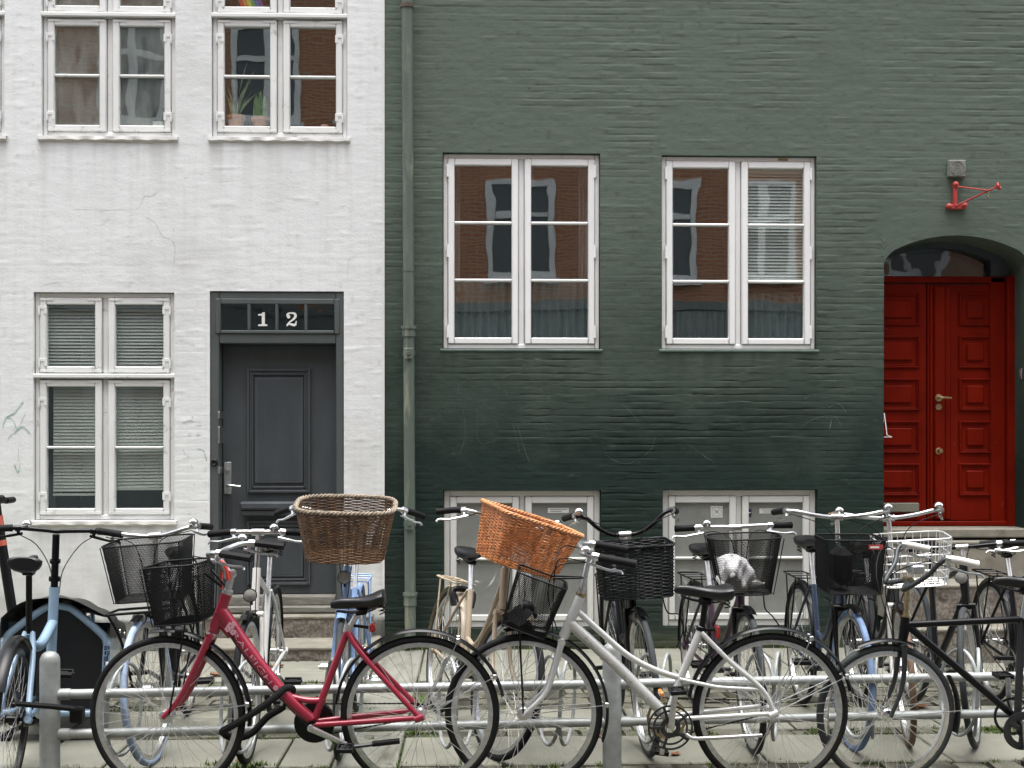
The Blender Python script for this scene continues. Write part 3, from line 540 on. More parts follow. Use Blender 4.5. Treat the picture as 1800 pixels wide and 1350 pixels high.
mould(d12,-1.654,-1.188,.457,.931,.13,'dgrey'); MB().box(-1.60,-1.24,.118,.131,.515,.875,.006).build('door_panel','dgrey',d12); fluted(d12,-1.575,-1.265,.535,.855,.118,'dgrey')
mb=MB(); mb.box(-1.697,-1.15,.055,.131,1.012,1.072,.014); mb.box(-1.69,-1.157,.072,.131,.968,1.010,.008); mb.build('weather_ledge','dgrey',d12)
mb=MB(); 
for i in range(4): mb.tube([(-1.80+.012*i,.128,.50),(-1.80+.012*i,.128,1.08)],.006,6)
mb.build('reeded_strip','dgrey',d12)
mb=MB(); mb.box(-1.822,-1.768,.118,.131,1.125,1.362,.004); mb.build('lock_plate','zinc',d12)
mb=MB(); mb.tube([(-1.795,.125,1.19),(-1.795,.085,1.19)],.010,10); mb.tube(sm([(-1.795,.085,1.19),(-1.77,.08,1.19),(-1.72,.082,1.185),(-1.695,.085,1.183)],4),[.008]*8+[.007]*5,8); mb.lathe((-1.795,.118,1.30),(0,-1,0),[(0,.014),(.012,.012),(.015,0)],14); mb.build('door_handle','steel',d12)
mb=MB(); mb.lathe((-1.868,.005,1.36),(0,-1,0),[(.026,0),(.026,.008),(.018,.016),(.012,.012),(0,.008)],16); mb.build('doorbell','blkpl',df)
mb=MB(); mb.box(-1.843,-1.83,.0,.132,1.28,1.33,.002); mb.box(-1.843,-1.83,.0,.132,1.5,1.62,.002); mb.box(-1.843,-1.83,.0,.132,1.68,1.73,.002); mb.build('strike_plate','steel',df)
mb=MB(); mb.box(-1.833,-.992,.02,.16,.315,.388,.01); mb.box(-1.85,-.975,-.025,.13,.268,.318,.01); s1=mb.build('timber_threshold','timber',WB)
def rough_stone(name,x0,x1,y0,y1,z0,z1,parent,amp=.012,m='granite',top='tread_stone'):
    nu,nv=int((x1-x0)/.03)+2,6
    f=lambda u,v:(x0+(x1-x0)*u,y0-(amp*float(vn(x0*3+u*(x1-x0)*3,v*.4+z0*9,.12,31))*2 if 0<v<1 else 0),z0+(z1-z0-.03)*v)
    mb=MB(); mb.grid(f,nu,nv); o=mb.build(name,m,parent,ang=80)
    t=MB(); t.box(x0-.004,x1+.004,y0-.008,y1,z1-.03,z1,.01); t.box(x0,x1,y0+.02,y1,z0,z1-.03); t.build('step_tread',top,o); return o
rough_stone('stone_step',-1.93,-.72,-.09,.10,.10,.262,WB); rough_stone('stone_step',-1.98,-.66,-.47,.05,-.02,.10,WB,.014)
# ================================================================== RED DOOR
Y=.32
rd=MB(); rd.box(3.03,3.47,Y,Y+.05,.91,2.715,.003); DR=rd.build('door','red',GB); DR['label']='red double door with square panels'
rd=MB(); rd.box(3.478,3.975,Y+.0,Y+.05,.91,2.715,.003); DL=rd.build('door_leaf','red',DR)
rd=MB(); rd.box(3.522,3.612,Y-.028,Y+.0,.92,2.70,.01); rd.box(3.495,3.521,Y-.012,Y,.92,2.70,.004); rd.box(3.613,3.655,Y-.010,Y,.92,2.70,.004); rd.build('meeting_stile','red',DR)
rd=MB(); rd.box(3.96,4.075,Y-.02,Y+.04,.87,2.77,.006); rd.box(4.076,4.145,Y-.06,Y+.05,.865,2.775,.006); rd.box(3.02,4.13,Y-.02,Y+.05,2.725,2.773,.006); rd.box(3.02,4.13,Y-.035,Y+.05,.868,.905,.006); rd.build('door_frame','red',DR)
zr=[(2.386,2.669),(2.069,2.291),(1.747,1.969),(1.43,1.647),(1.113,1.33)]
zr=[(2.40,2.645),(2.075,2.32),(1.75,1.995),(1.425,1.67),(1.10,1.345)]
for a,b in zr:
    for x0,x1 in ((3.06,3.417),(3.72,3.972)):
        mould(DR,x0,x1,a,b,Y,'red',((0,.014,.004),(.014,.026,.012)),'panel_moulding'); mb=MB()
        mb.box(x0+.058,x1-.058,Y-.016,Y+.002,a+.055,b-.055,.014); mb.build('door_panel','red',DR)
MB().box(3.03,3.40,Y-.05,Y+.0,.975,1.045,.006).build('letter_plate','stone',DR)
mb=MB(); mb.lathe((3.555,Y-.028,1.845),(0,-1,0),[(.028,0),(.028,.006),(.012,.010),(.011,.04),(0,.042)],14); mb.tube(sm([(3.555,Y-.065,1.845),(3.58,Y-.07,1.845),(3.64,Y-.066,1.842)],4),.008,8); mb.build('door_handle','brass',DR)
mb=MB(); mb.lathe((3.555,Y-.028,1.775),(0,-1,0),[(.024,0),(.024,.006),(.009,.008),(0,.004)],14); mb.build('keyhole_rosette','brass',DR)
mb=MB(); mb.lathe((3.555,Y-.028,1.44),(0,-1,0),[(.026,0),(.026,.006),(.012,.01),(.016,.03),(.022,.036),(.016,.05),(0,.053)],14); mb.build('door_knob','brass',DR)
# fanlight: pane with arched head inside a red rim
ax=[3.02+.056*i for i in range(20)]
za=[float(arch_z(min(4.125,max(3.04,x))))-.045-.10*max(0,(x-3.75))**1.2 for x in ax]
mb=MB(); vs=[]
for x,z in zip(ax,za): vs+=[(x,Y+.01,2.765),(x,Y+.01,z)]
mb.add(vs,[(2*i,2*i+2,2*i+3,2*i+1) for i in range(len(ax)-1) if ax[i+1]<3.97]); mb.build('fanlight_pane','flat',DR)
MB().box(3.0,4.2,Y+.5,Y+.52,.8,3.2).build('hall_lining','room',DR)
mb=MB()
for i in range(len(ax)-1): mb.add([(ax[i],Y,za[i]),(ax[i+1],Y,za[i+1]),(ax[i+1],Y,3.2),(ax[i],Y,3.2),(ax[i],Y+.3,za[i]),(ax[i+1],Y+.3,za[i+1])],[(0,1,2,3),(0,4,5,1)])
mb.box(3.97,4.2,Y+.001,Y+.1,2.765,3.2); mb.build('fanlight_head','dgrey',DR)
mb=MB(); mb.box(3.0,4.13,.02,Y+.10,.80,.866,.008); mb.build('threshold_stone','tread_stone',GB)
MB().box(4.02,4.128,.10,.34,.0,.80).build('reveal_block','green',GB)
mb=MB(); mb.box(4.118,4.1295,.12,.16,1.98,2.06,.003); mb.box(4.112,4.119,.13,.15,2.0,2.04,.002); mb.build('intercom','steel',GB)
# bent wire hook on left jamb
MB().tube([(3.037,.02,1.62),(3.03,-.03,1.72),(3.04,-.06,1.56),(3.075,-.06,1.545),(3.04,.0,1.545)],.0035,6).build('wire_hook','wire',GB)
for (x0,x1,y0,z0,z1,amp) in ((3.0,4.6,-.02,.50,.78,.006),(2.98,4.8,-.36,.24,.50,.016),(2.92,5.0,-.70,-.02,.24,.016)):
    rough_stone('stone_step',x0,x1,y0,.18 if z0>.4 else y0+.42,z0,z1,GB,amp,'tread_stone' if z0>.4 else 'granite')
# plaque and flag bracket
mb=MB(); mb.box(3.505,3.633,-.045,-.004,3.46,3.585,.006); pq=mb.build('wall_plaque','plaque',GB)
mb=MB(); mb.ring((3.569,-.047,3.523),.048,[(0,0),(.004,0),(.004,-.003),(0,-.003)],n=32); mb.build('raised_emblem','plaque',pq)
strokes(pq,'raised_lettering','plaque',[[(3.537,3.508),(3.60,3.508)],[(3.54,3.492),(3.598,3.492)],[(3.55,3.54),(3.569,3.553),(3.588,3.54)],[(3.545,3.524),(3.593,3.524)]],-.0485,.003)
mb=MB(); mb.box(3.545,3.578,-.03,-.004,3.245,3.40,.005); mb.box(3.50,3.64,-.028,-.004,3.225,3.262,.005)
for c in ((3.561,3.408),(3.512,3.245),(3.628,3.252)): mb.lathe((c[0],-.03,c[1]),(0,-1,0),[(.021,-.02),(.021,.006),(.013,.014),(0,.017)],12)
mb.tube([(3.565,-.03,3.392),(3.70,-.16,3.342),(3.735,-.19,3.330)],.0055,8); mb.tube([(3.562,-.03,3.246),(3.70,-.15,3.312),(3.79,-.22,3.352)],.007,8)
mb.lathe((3.79,-.22,3.352),(.75,-.5,.33),[(.008,-.01),(.024,0),(.030,.012),(.026,.02),(.018,.008),(.0,.006)],8)
fb=mb.build('flag_bracket','brack',GB); MB().tube(sm([(3.738,-.19,3.325),(3.742,-.192,3.30),(3.735,-.19,3.282),(3.728,-.19,3.292)],4),.004,6).build('snap_hook','brass',fb)
# downpipe
def pipe_c(z): return V((-.4465-.005*(z-.3)/4.4-.0175*(z-.3)/4.4,-.075,z))
dp=MB().tube([pipe_c(.10+i*.2) for i in range(32)],.0405,20).build('downpipe','pipe',GB)
def collar(z,h,r,m,lip=True):
    c=pipe_c(z); p=[(.0405,0),(r,0),(r,h)]+([(r+.007,h),(r+.007,h+.022),(.041,h+.022)] if lip else [(.0405,h)]); MB().lathe((c.x,c.y,c.z),(0,0,1),p,22).build('pipe_socket',m,dp)
collar(4.645,.03,.049,'rust',False); collar(2.27,.055,.049,'pipe'); collar(2.74,.02,.043,'pipe',False); collar(.33,.07,.047,'pipe')
for z in (2.13,.90):
    c=pipe_c(z); mb=MB(); mb.lathe((c.x,c.y,c.z),(0,0,1),[(.041,0),(.0445,0),(.0445,.035),(.041,.035)],22); mb.box(c.x-.036,c.x+.036,c.y-.053,c.y-.040,z-.025,z+.055,.004); mb.box(c.x-.012,c.x+.012,c.y,.0,z,z+.03); mb.lathe((c.x,c.y-.053,z+.018),(0,-1,0),[(.013,0),(.013,.006),(.006,.007),(0,.003)],12); mb.build('pipe_bracket','pipe',dp)
# ================================================================== GROUND
tag(MB().box(-60,60,-60,60,-.3,-.125).build('road','asphalt'),kind='structure')
PV=MB().box(-7,7,-4.55,.34,-.2,-.022).build('pavement','soil'); PV['kind']='structure'
for i in range(14): MB().box(-7+i,-6.006+i,-4.72,-4.555,-.3,-.004,.02).build('kerbstone','sett',PV)
def flag(x0,x1,y0,y1,m='stone',nm='flagstone'):
    t=M.Translation(((x0+x1)/2,(y0+y1)/2,rnd.uniform(-.003,.002)))@M.Rotation(R(rnd.uniform(-.25,.25)),4,'X')@M.Rotation(R(rnd.uniform(-.25,.25)),4,'Y'); w=(x1-x0)/2-.006; d=(y1-y0)/2-.005
    mb=MB(t); mb.box(-w,w,-d,d,-.06,0,.006); return mb.build(nm,m,PV)
G0,G1=-.66,-.345     # gutter stone in front of the downpipe
def row(y0,y1,lo,hi,ph=0.,gut=True):
    x=-3.9+ph
    while x<5.4:
        w=rnd.uniform(lo,hi); a,b=x,x+w; x=b
        if gut:
            if a>G0-.02 and b<G1+.02: continue
            if a<G0<b: 
                if b>G1: flag(G1,b,y0,y1)
                b=G0
            elif a<G1<b: a=G1
        if b-a>.06: flag(a,b,y0,y1)
row(-.50,-.02,.45,.9); row(-.86,-.50,.5,1.0,.2); row(-1.2,-.86,.6,1.1,.35); row(-2.58,-2.05,.7,.95,.1); row(-3.28,-2.72,.7,1.0,.45)
yy=-.02
for L in (.62,.7,.66,.68,.62): flag(G0,G1,yy-L,yy,'wet','gutter_stone'); yy-=L
sv=[]
for k in range(6):
    mb=MB(); r=random.Random(k); mb.box(-.5,.5,-.5,.5,-.06,0,.014); mb.v=[(v[0]+r.uniform(-.035,.035),v[1]+r.uniform(-.035,.035),v[2]+(r.uniform(-.006,.004) if v[2]>-.03 else 0)) for v in mb.v]; sv.append(mb)
def vis(x,y): dd=y+9.14; u=900+2200*(x*.9995-.0319*dd)/(dd*.9995+.0319*x); v=775+2200*1.517/dd; return -40<u<1840 and v<1370
ss_=[]
def setts(y0,y1,rows,wl=.155):
    h=(y1-y0)/rows
    for r in range(rows):
        x=-3.7+rnd.random()*.1
        while x<5.2:
            w=rnd.uniform(wl*.75,wl*1.2); c=(x+w/2,y0+h*(r+.5)+rnd.uniform(-.006,.006)); x+=w
            if G0-.06<c[0]<G1+.06: continue
            ss_.append((c[0],c[1],w-.016,h-.016))
setts(-2.05,-1.2,6); setts(-2.72,-2.58,1,.19); setts(-4.5,-3.28,9)
vs_=[s for s in ss_ if vis(s[0],s[1])]; vs_.sort(key=lambda s:s[1]); near=vs_[:300]; ns=set(near); far=[s for s in ss_ if s not in ns]
svm=[]
for i,(x,y,w,h) in enumerate(near):
    if i<6: o=sv[i].build('sett','sett',PV); svm.append(o.data)
    else: o=bpy.data.objects.new('sett',svm[i%6]); COL.objects.link(o); o.parent=PV
    o.location=(x,y,rnd.uniform(-.008,.002)); o.scale=(w,h,1); o.rotation_euler=(R(rnd.uniform(-1.5,1.5)),R(rnd.uniform(-1.5,1.5)),R(rnd.uniform(-4,4)))
mb=MB()
for i,(x,y,w,h) in enumerate(far): mb.xf=M.Translation((x,y,rnd.uniform(-.008,.002)))@M.Diagonal((w,h,1,1)); mb.add(sv[i%6].v,sv[i%6].f)
mb.build('more_setts','sett',PV,kind='stuff')
mb=MB()
def tuft(x,y,s,n):
    for _ in range(n):
        a=rnd.random()*6.28; l=s*rnd.uniform(.5,1.2); bx,by=x+rnd.gauss(0,s*.7),y+rnd.gauss(0,s*.45); t=rnd.uniform(.2,.9); w=s*.16
        mb.add([(bx-w*math.sin(a),by+w*math.cos(a),-.012),(bx+w*math.sin(a),by-w*math.cos(a),-.012),(bx+math.cos(a)*l*t,by+math.sin(a)*l*t,-.005+l*(1-t*.5))],[(0,1,2)])
for _ in range(1300):
    y=rnd.choice([-2.05,-2.58,-2.65,-2.72,-2.72,-2.62,-3.28,-1.2]); x=rnd.uniform(-3,3.6)
    if vn(x,y*3,.5,41)>-.1: tuft(x,y+rnd.gauss(0,.014),rnd.uniform(.010,.026),16)
for _ in range(900):
    x,y=rnd.uniform(-3,3.6),rnd.uniform(-2.05,-1.2)
    if vn(x,y,.35,42)>.02: tuft(x,y,rnd.uniform(.008,.018),12)
for _ in range(260): tuft(rnd.choice([G0,G1])+rnd.gauss(0,.008),rnd.uniform(-3.3,-1.0),rnd.uniform(.006,.016),8)
for _ in range(330): tuft(rnd.uniform(-3,3),-.02+rnd.gauss(0,.015),rnd.uniform(.01,.03),10)
for (x,y,s) in ((-.62,-.06,.07),(-.58,-.04,.06),(-1.07,-3.29,.05),(-.99,-3.27,.045),(-1.2,-3.24,.04),(2.35,-.72,.05)): tuft(x,y,s,40)
tag(mb.build('moss_and_weeds','moss'),'green moss and weeds growing in the pavement joints','moss',kind='stuff')
def leaf(x,y,s,label,a):
    o=MB(); o.grid(lambda u,v:((u-.5)*s*2,(v-.5)*s*1.3*math.sin(math.pi*(.08+.84*u))**.8,.004+s*.35*abs(v-.5)*1.5+s*.2*(u-.5)**2*2),9,5); o.tube([(-s*1.5,0,.004),(-s,0,.006)],.001,4)
    l=o.build('fallen_leaf','leaf'); l.location=(x,y,.001); l.rotation_euler=(0,0,a); tag(l,label,'leaf','fallen leaves')
leaf(-1.31,-.73,.05,'dark brown fallen leaf on the flagstone below the grey door steps',.2); leaf(-1.63,-1.02,.055,'orange brown leaf on the paving behind the red bicycle front wheel',.1)
leaf(-1.08,-3.2,.04,'orange leaf lying under the white bicycle front wheel',1.); leaf(.98,-3.14,.03,'curled brown leaf on the paving below the silver bicycle chainring',.7); leaf(2.55,-2.12,.04,'rust coloured leaf by the wheel holder at the right',.5); leaf(.64,-2.75,.03,'small brown leaf beside the nearer galvanised post',2.)
# ================================================================== the street opposite, mirrored in the panes
OB=empty('red_brick_house',(0,-14.2,0)); tag(OB,'red brick house across the street, seen only mirrored in the window panes','house')
MB().box(-40,40,-.6,0,4.1,15.).build('wall','obrick',OB); MB().box(-40,40,-.6,.02,-.12,4.05).build('plaster_base','oplaster',OB); MB().box(-40,40,-.6,.22,14.8,15.3).build('cornice','wood',OB); MB().box(-40,40,-.1,.08,3.95,4.12).build('string_course','oplaster',OB)
for st in range(3):
    for k in range(-6,7):
        x=k*2.45+.92+.35*math.sin(k*2.3+st); z=4.55+st*2.9; fm=MB(); frame4(fm,x-.62,x+.62,z,z+1.85,-.02,.05,.11); fm.box(x-.08,x+.08,-.02,.045,z+.11,z+1.74); fm.box(x-.5,x-.08,-.02,.04,z+1.15,z+1.25); fm.box(x+.08,x+.5,-.02,.04,z+1.15,z+1.25); fm.box(x-.7,x+.7,-.02,.12,z-.10,z-.01)
        wo=fm.build('window','wood',OB); MB().box(x-.6,x+.6,.0,.01,z+.02,z+1.83).build('pane','odark',wo)
for k in range(-4,5):
    x=k*3.0+.8; fm=MB(); frame4(fm,x-1.0,x+1.0,.9,3.3,.0,.07,.12); wo=fm.build('shop_window','fgrey',OB); MB().box(x-.95,x+.95,.03,.035,.95,3.25).build('pane','odark',wo)
# ================================================================== BICYCLES
# local axes of a bicycle: x forward from the rear hub, y to its left, z up
def text_mesh(t,size=1.):
    cu=bpy.data.curves.new('lettering','FONT'); cu.body=t; cu.size=size; cu.resolution_u=3; ob=bpy.data.objects.new('lettering',cu); COL.objects.link(ob)
    dg=bpy.context.evaluated_depsgraph_get(); me=bpy.data.meshes.new_from_object(ob.evaluated_get(dg)); v=[tuple(p.co) for p in me.vertices]; f=[tuple(p.vertices) for p in me.polygons]
    bpy.data.objects.remove(ob,do_unlink=True); bpy.data.meshes.remove(me); return v,f
def circ(r,n=10,sx=1.,sy=1.): return [(r*sx*math.cos(2*math.pi*i/n),r*sy*math.sin(2*math.pi*i/n)) for i in range(n)]
class Bike:
    def __init__(s,name,label,loc,theta,lean=0,steer=0,hb=(.90,.69),ht=(.835,.89),wb=1.09,r=.345,group='parked bicycles'):
        s.root=empty(name,loc,(R(lean),0,R(theta))); tag(s.root,label,'bicycle',group); s.r=r; s.wb=wb
        s.hb=V((hb[0],0,hb[1])); s.ht=V((ht[0],0,ht[1])); s.ax=(s.ht-s.hb).normalized()
        s.S=M.Translation(s.hb)@M.Rotation(R(steer),4,s.ax)@M.Translation(-s.hb); s.I=M.Identity(4)
    def mb(s,front=False): return MB(s.S if front else s.I)
    def wheel(s,x,front,tyre='tread',rim='alu',tw=.0165,n=36,dyn=True,r=None,rimh=.020,sp='spk',sr=.00115):
        r=r or s.r; c=(x,0,r); m=s.mb(front); Rr=r-tw*1.75
        m.ring(c,Rr,[(0,-.012),(0,.012),(-.006,.0135),(-rimh,.010),(-rimh,-.010),(-.006,-.0135)],n=72); w=m.build('wheel',rim,s.root)
        t=s.mb(front); t.ring(c,r-tw,circ(tw,12,1.,.95),n=72); t.build('tyre',tyre,w)
        h=s.mb(front); fl=.028; h.lathe((x,-.055,r),(0,1,0),[(0,0),(.008,0),(.008,.02),(.024,.024),(.024,.028),(.016 if not(front and dyn) else .03,.034),(.016 if not(front and dyn) else .03,.076),(.024,.082),(.024,.086),(.008,.09),(.008,.11),(0,.11)],14); h.build('hub',rim,w)
        p=s.mb(front); ph=rnd.random()
        for i in range(n):
            sd=1 if i%2 else -1; a=2*math.pi*(i+ph)/n; ha=a+(1 if (i//2)%2 else -1)*1.15
            A=V((x+math.cos(ha)*.023,sd*fl*.9,r+math.sin(ha)*.023)); Bp=V((x+math.cos(a)*(Rr-rimh),sd*.003,r+math.sin(a)*(Rr-rimh))); p.tube([A,Bp],sr,3,cap=False)
        p.build('spokes',sp,w); return w
    def fender(s,x,front,a0,a1,m='blkp',w=.023,stays=(),stayside=(-1,1),gap=.014,r=None):
        r=r or s.r; mb=s.mb(front); sec=[(0,-w),(.007,-w*.75),(.011,0),(.007,w*.75),(0,w),(-.002,w),(.005,w*.72),(.009,0),(.005,-w*.72),(-.002,-w)]
        mb.ring((x,0,r),r+gap,sec,R(a0),R(a1),40,False); f=mb.build('mudguard',m,s.root)
        for a in stays:
            for sd in stayside:
                q=s.mb(front); e=V((x+math.cos(R(a))*(r+gap+.002),sd*(w+.004),r+math.sin(R(a))*(r+gap+.002))); q.tube([(x,sd*.062,r),e],.0025,5); q.box(e.x-.009,e.x+.009,e.y-.006,e.y+.006,e.z-.011,e.z+.011,.003); q.build('mudguard_stay','alu',f)
        return f
    def rods(s,name,m,L,front=False):
        for t in L: s.tubes(name,m,[t],front)
    def tubes(s,name,m,L,front=False,n=10,parent=None):
        mb=s.mb(front)
        for t in L:
            pts,rad=t[0],t[1]; k=t[2] if len(t)>2 else 0
            P=[p if len(p)==3 else (p[0],0,p[1]) for p in pts]
            if k:
                if isinstance(rad,(list,tuple)): q=sm(P,k); rr=[rad[min(len(rad)-1,int(i/k))]+(rad[min(len(rad)-1,int(i/k)+1)]-rad[min(len(rad)-1,int(i/k))])*((i/k)%1) for i in range(len(q))]; mb.tube(q,rr,n)
                else: mb.tube(sm(P,k),rad,n)
            else: mb.tube(P,rad,n)
        return mb.build(name,m,parent or s.root)
    def rear_triangle(s,bb,st,rc=.0095,rs=.008):
        L=[]
        for y in (-1,1):
            L.append(([(bb[0],.025*y,bb[1]),(bb[0]-.12,.04*y,bb[1]+(s.r-bb[1])*.27),(.0,.066*y,s.r)],rc,4)); L.append(([(st[0],.014*y,st[1]),(st[0]-.07,.035*y,st[1]-.10),(.0,.066*y,s.r)],rs,4))
            L.append(([(.02,.068*y,s.r-.008),(-.018,.068*y,s.r+.006)],.016))
        return L
    def fork(s,m,pts,r0=.013,r1=.009,crown=None):
        L=[]
        for y in (-1,1):
            P=[(p[0],y*(.036+.022*i/(len(pts)-1)),p[1]) for i,p in enumerate(pts)]; L.append((P,[r0]+[r0+(r1-r0)*(i+1)/(len(pts)-1) for i in range(len(pts)-1)],5))
        c=V((pts[0][0],0,pts[0][1])); L.append(([(c.x,-.045,c.z),(c.x,.045,c.z)],.017)); 
        return s.tubes('fork',m,L,True)
    def saddle(s,x,z,tilt=0,m='seat',l=.27,w=.155,springs=True,post=None,postm='alu',h=.055):
        T=M.Translation((x,0,z))@M.Rotation(R(-tilt),4,'Y'); mb=MB(T); st=[(1.,.10,-.012,.016),(.95,.17,-.004,.03),(.8,.24,.0,.04),(.6,.30,-.004,.042),(.42,.46,-.006,.045),(.25,.78,-.002,.055),(.12,.97,.006,.062),(.03,.93,.010,.06),(0.,.72,.006,.05)]
        q=[]
        for i in range(len(st)-1):
            for k in range(3): t=k/3; q.append([a+(b-a)*t for a,b in zip(st[i],st[i+1])])
        q.append(list(st[-1])); n=18
        def f(u,v):
            e=q[int(round(u*(len(q)-1)))]; a=2*math.pi*v; c,sn=math.cos(a),math.sin(a); hw=w/2*e[1]; X=(e[0]-.48)*l
            yy=hw*math.copysign(abs(c)**.7,c); zz=(e[2]+(.006 if sn>0 else 0)*sn - .010*abs(c)**3 if sn>=0 else e[2]-.010*abs(c)**3+e[3]*h/.055*sn)
            return (X,yy,zz)
        mb.grid(f,len(q),n,cv=True); k=len(q); b=0; mb.f.append(tuple(range(n))); mb.f.append(tuple((k-1)*n+j for j in range(n))); sd=mb.build('saddle',m,s.root,ang=60)
        r=MB(T)
        for y in (-1,1): r.tube(sm([(.10,.012*y,-.045),(.03,.022*y,-.06),(-.05,.024*y,-.06),(-.10,.035*y,-.035)],4),.0035,6)
        r.box(-.03,.02,-.024,.024,-.075,-.05,.004)
        if springs:
            for y in (-1,1): r.tube([(-.095+.011*math.cos(a*.9),y*.045+.011*math.sin(a*.9),-.078+a*.0022) for a in range(24)],.0028,5)
        r.build('saddle_clamp','blkp',sd)
        if post: s.tubes('seat_post',postm,[([post,(x-.005,z-.055)],.0135)],n=12)
        return sd
    def bars(s,pts,m='alu',grip='blk',gl=.12,r=.011,stem=None,stemm='alu',lever='alu',bell=None,gr=.0165,flatgrip=False,lev=True,levdir=(.02,-.035),rings=True,cab=True,sides=(-1,1)):
        P=[V(p) for p in pts]; h=None; mb=s.mb(True); full=sm([(p.x,-p.y,p.z) for p in P[::-1]]+[tuple(p) for p in P[1:]],6); mb.tube(full,r,10); h=mb.build('handlebar',m,s.root)
        half=sm(P,6)
        # cumulative length from the end
        L=0; k=len(half)-1; cut=[half[-1]]
        while k>0 and L<gl: L+=(half[k]-half[k-1]).length; k-=1; cut.append(half[k])
        cut=cut[::-1]
        for y in sides:
            g=s.mb(True); n=len(cut); gp=[(p.x,p.y*y,p.z) for p in cut]; g.tube(gp,[gr*(1.06 if (i in(0,n-1)) else 1.) for i in range(n)],10,flat=1.35 if flatgrip else 1.); g.build('grip',grip,h)
            b0=half[max(0,k-1)]; b0=V((b0.x,b0.y*y,b0.z)); d=(V((cut[-1].x,cut[-1].y*y,cut[-1].z))-b0).normalized()
            if lev:
                c=s.mb(True); e=V((levdir[0],0,levdir[1])); c.tube([b0-d*.012,b0+d*.014],r+.006,8); c.tube([b0,b0+e*.8],.008,6); c.tube(sm([b0+e*.8-d*.02,b0+e*1.0+d*.03,b0+e*1.15+d*.08,b0+e*1.05+d*.125,b0+e*1.35+d*.14],4),[.006]*6+[.0052]*11,6,flat=1.3); c.build('brake_lever',lever,h)
                if cab:
                    q=s.mb(True); t0=b0+e*.8-d*.02; mid=V((s.ht.x+.11,t0.y*.25,(t0.z+s.ht.z)/2+.04)); q.tube(sm([t0,t0-d*.06+V((.03,0,.005)),mid,V((s.hb.x+.045,.012*y,s.hb.z+.06)),V((s.hb.x+.04,.015*y,s.hb.z-.03))],6),.0024,5); q.build('brake_cable','blk',h)
            if bell and (bell==y or bell==2):
                q=s.mb(True); o=b0-d*.04+V((0,0,.014)); q.lathe(o,(0,.0,1),[(.022,.0),(.0235,.004),(.021,.014),(.013,.022),(0,.025)],16); q.tube([o-V((0,0,.014)),o],.007,8); q.build('bell','chrome',h)
        if stem:
            self_=s.tubes('stem',stemm,stem,True,12); 
        return h
    def drive(s,bb,rad=.088,ang=200,arm=.17,m='alu',ring='graym',chaincase=None,pedal='blkpl',case_side=-1,chain=True,pairs=(-1,1)):
        # chain side is the right (-y)
        c=V((bb[0],0,bb[1])); mb=MB(); mb.ring((bb[0],-.052,bb[1]),rad-.012,[(0,-.0015),(.012,-.0015),(.012,.0015),(0,.0015)],n=40)
        for i in range(5): a=i*2*math.pi/5; mb.tube([(bb[0],-.052,bb[1]),(bb[0]+math.cos(a)*(rad-.01),-.052,bb[1]+math.sin(a)*(rad-.01))],.005,5)
        mb.cyl((bb[0],-.075,bb[1]),(bb[0],.075,bb[1]),.012); mb.cyl((bb[0],-.036,bb[1]),(bb[0],.036,bb[1]),.021,16); cr=mb.build('chainring',ring,s.root)
        for sd in pairs:
            a=R(ang)+(0 if sd==1 else math.pi); e=c+V((math.cos(a)*arm,0,math.sin(a)*arm)); q=MB(); y=sd*.078; q.tube([(c.x,y,c.z),(e.x,y+sd*.008,e.z)],[.0145,.011],8,flat=.6); q.lathe((c.x,y-sd*.006,c.z),(0,sd,0),[(0,.014),(.014,.012),(.016,0)],12); k=q.build('crank_arm',m,s.root)
            p=MB(M.Translation((e.x,y+sd*.06,e.z))@M.Rotation(R(rnd.uniform(-12,12)),4,'Y')); 
            for xx in (-.034,.026): p.box(xx,xx+.008,-.045,.045,-.011,.011,.003)
            p.box(-.03,.03,-.045,-.037,-.009,.009,.002); p.box(-.03,.03,.037,.045,-.009,.009,.002); p.cyl((0,-.05,0),(0,.05,0),.008,8); p.box(-.020,.020,-.022,.022,-.006,.006,.002); p.build('pedal',pedal,k)
        if chain:
            q=MB(); rr=.03
            for z1,z2 in ((rad,rr),(-rad,-rr)): 
                pts=[(bb[0]+(0-bb[0])*i/44,-.052,bb[1]+z1+(s.r+z2-bb[1]-z1)*i/44) for i in range(45)]
                q.tube(pts,[.0045 if i%2 else .0028 for i in range(45)],4)
            q.lathe((0,-.052,s.r),(0,1,0),[(0,-.002),(rr,-.002),(rr,.002),(0,.002)],18); q.build('chain','blkp',s.root)
        if chaincase:
            q=MB(); y0,y1=-.072,-.040; R1,R2=rad+.018,.05; out=[]
            for i in range(15): a=R(-88+i*176/14); out.append((bb[0]+math.cos(a)*R1,bb[1]+math.sin(a)*R1))
            for i in range(9): a=R(95+i*170/8); out.append((0+math.cos(a)*R2,s.r+math.sin(a)*R2))
            q.prism(out,y0,y1); q.build('chain_case',chaincase,s.root,ang=30)
    def rack(s,m='blkp',z=.74,front=False,x0=-.22,x1=.2,w=.06):
        q=MB(); 
        q.tube(sm([(x1,-w,z),(x0+.05,-w,z),(x0,-w*.6,z),(x0,w*.6,z),(x0+.05,w,z),(x1,w,z)],5),.005,6)
        for x in (x0+.08,(x0+x1)/2,x1-.05): q.tube([(x,-w,z),(x,w,z)],.004,6)
        for y in (-1,1):
            q.tube([(x0+.1,w*y,z),(.0,.07*y,s.r+.02)],.0045,6); q.tube([(x1-.08,w*y,z),(.0,.07*y,s.r+.02)],.0045,6)
        return q.build('luggage_rack',m,s.root)
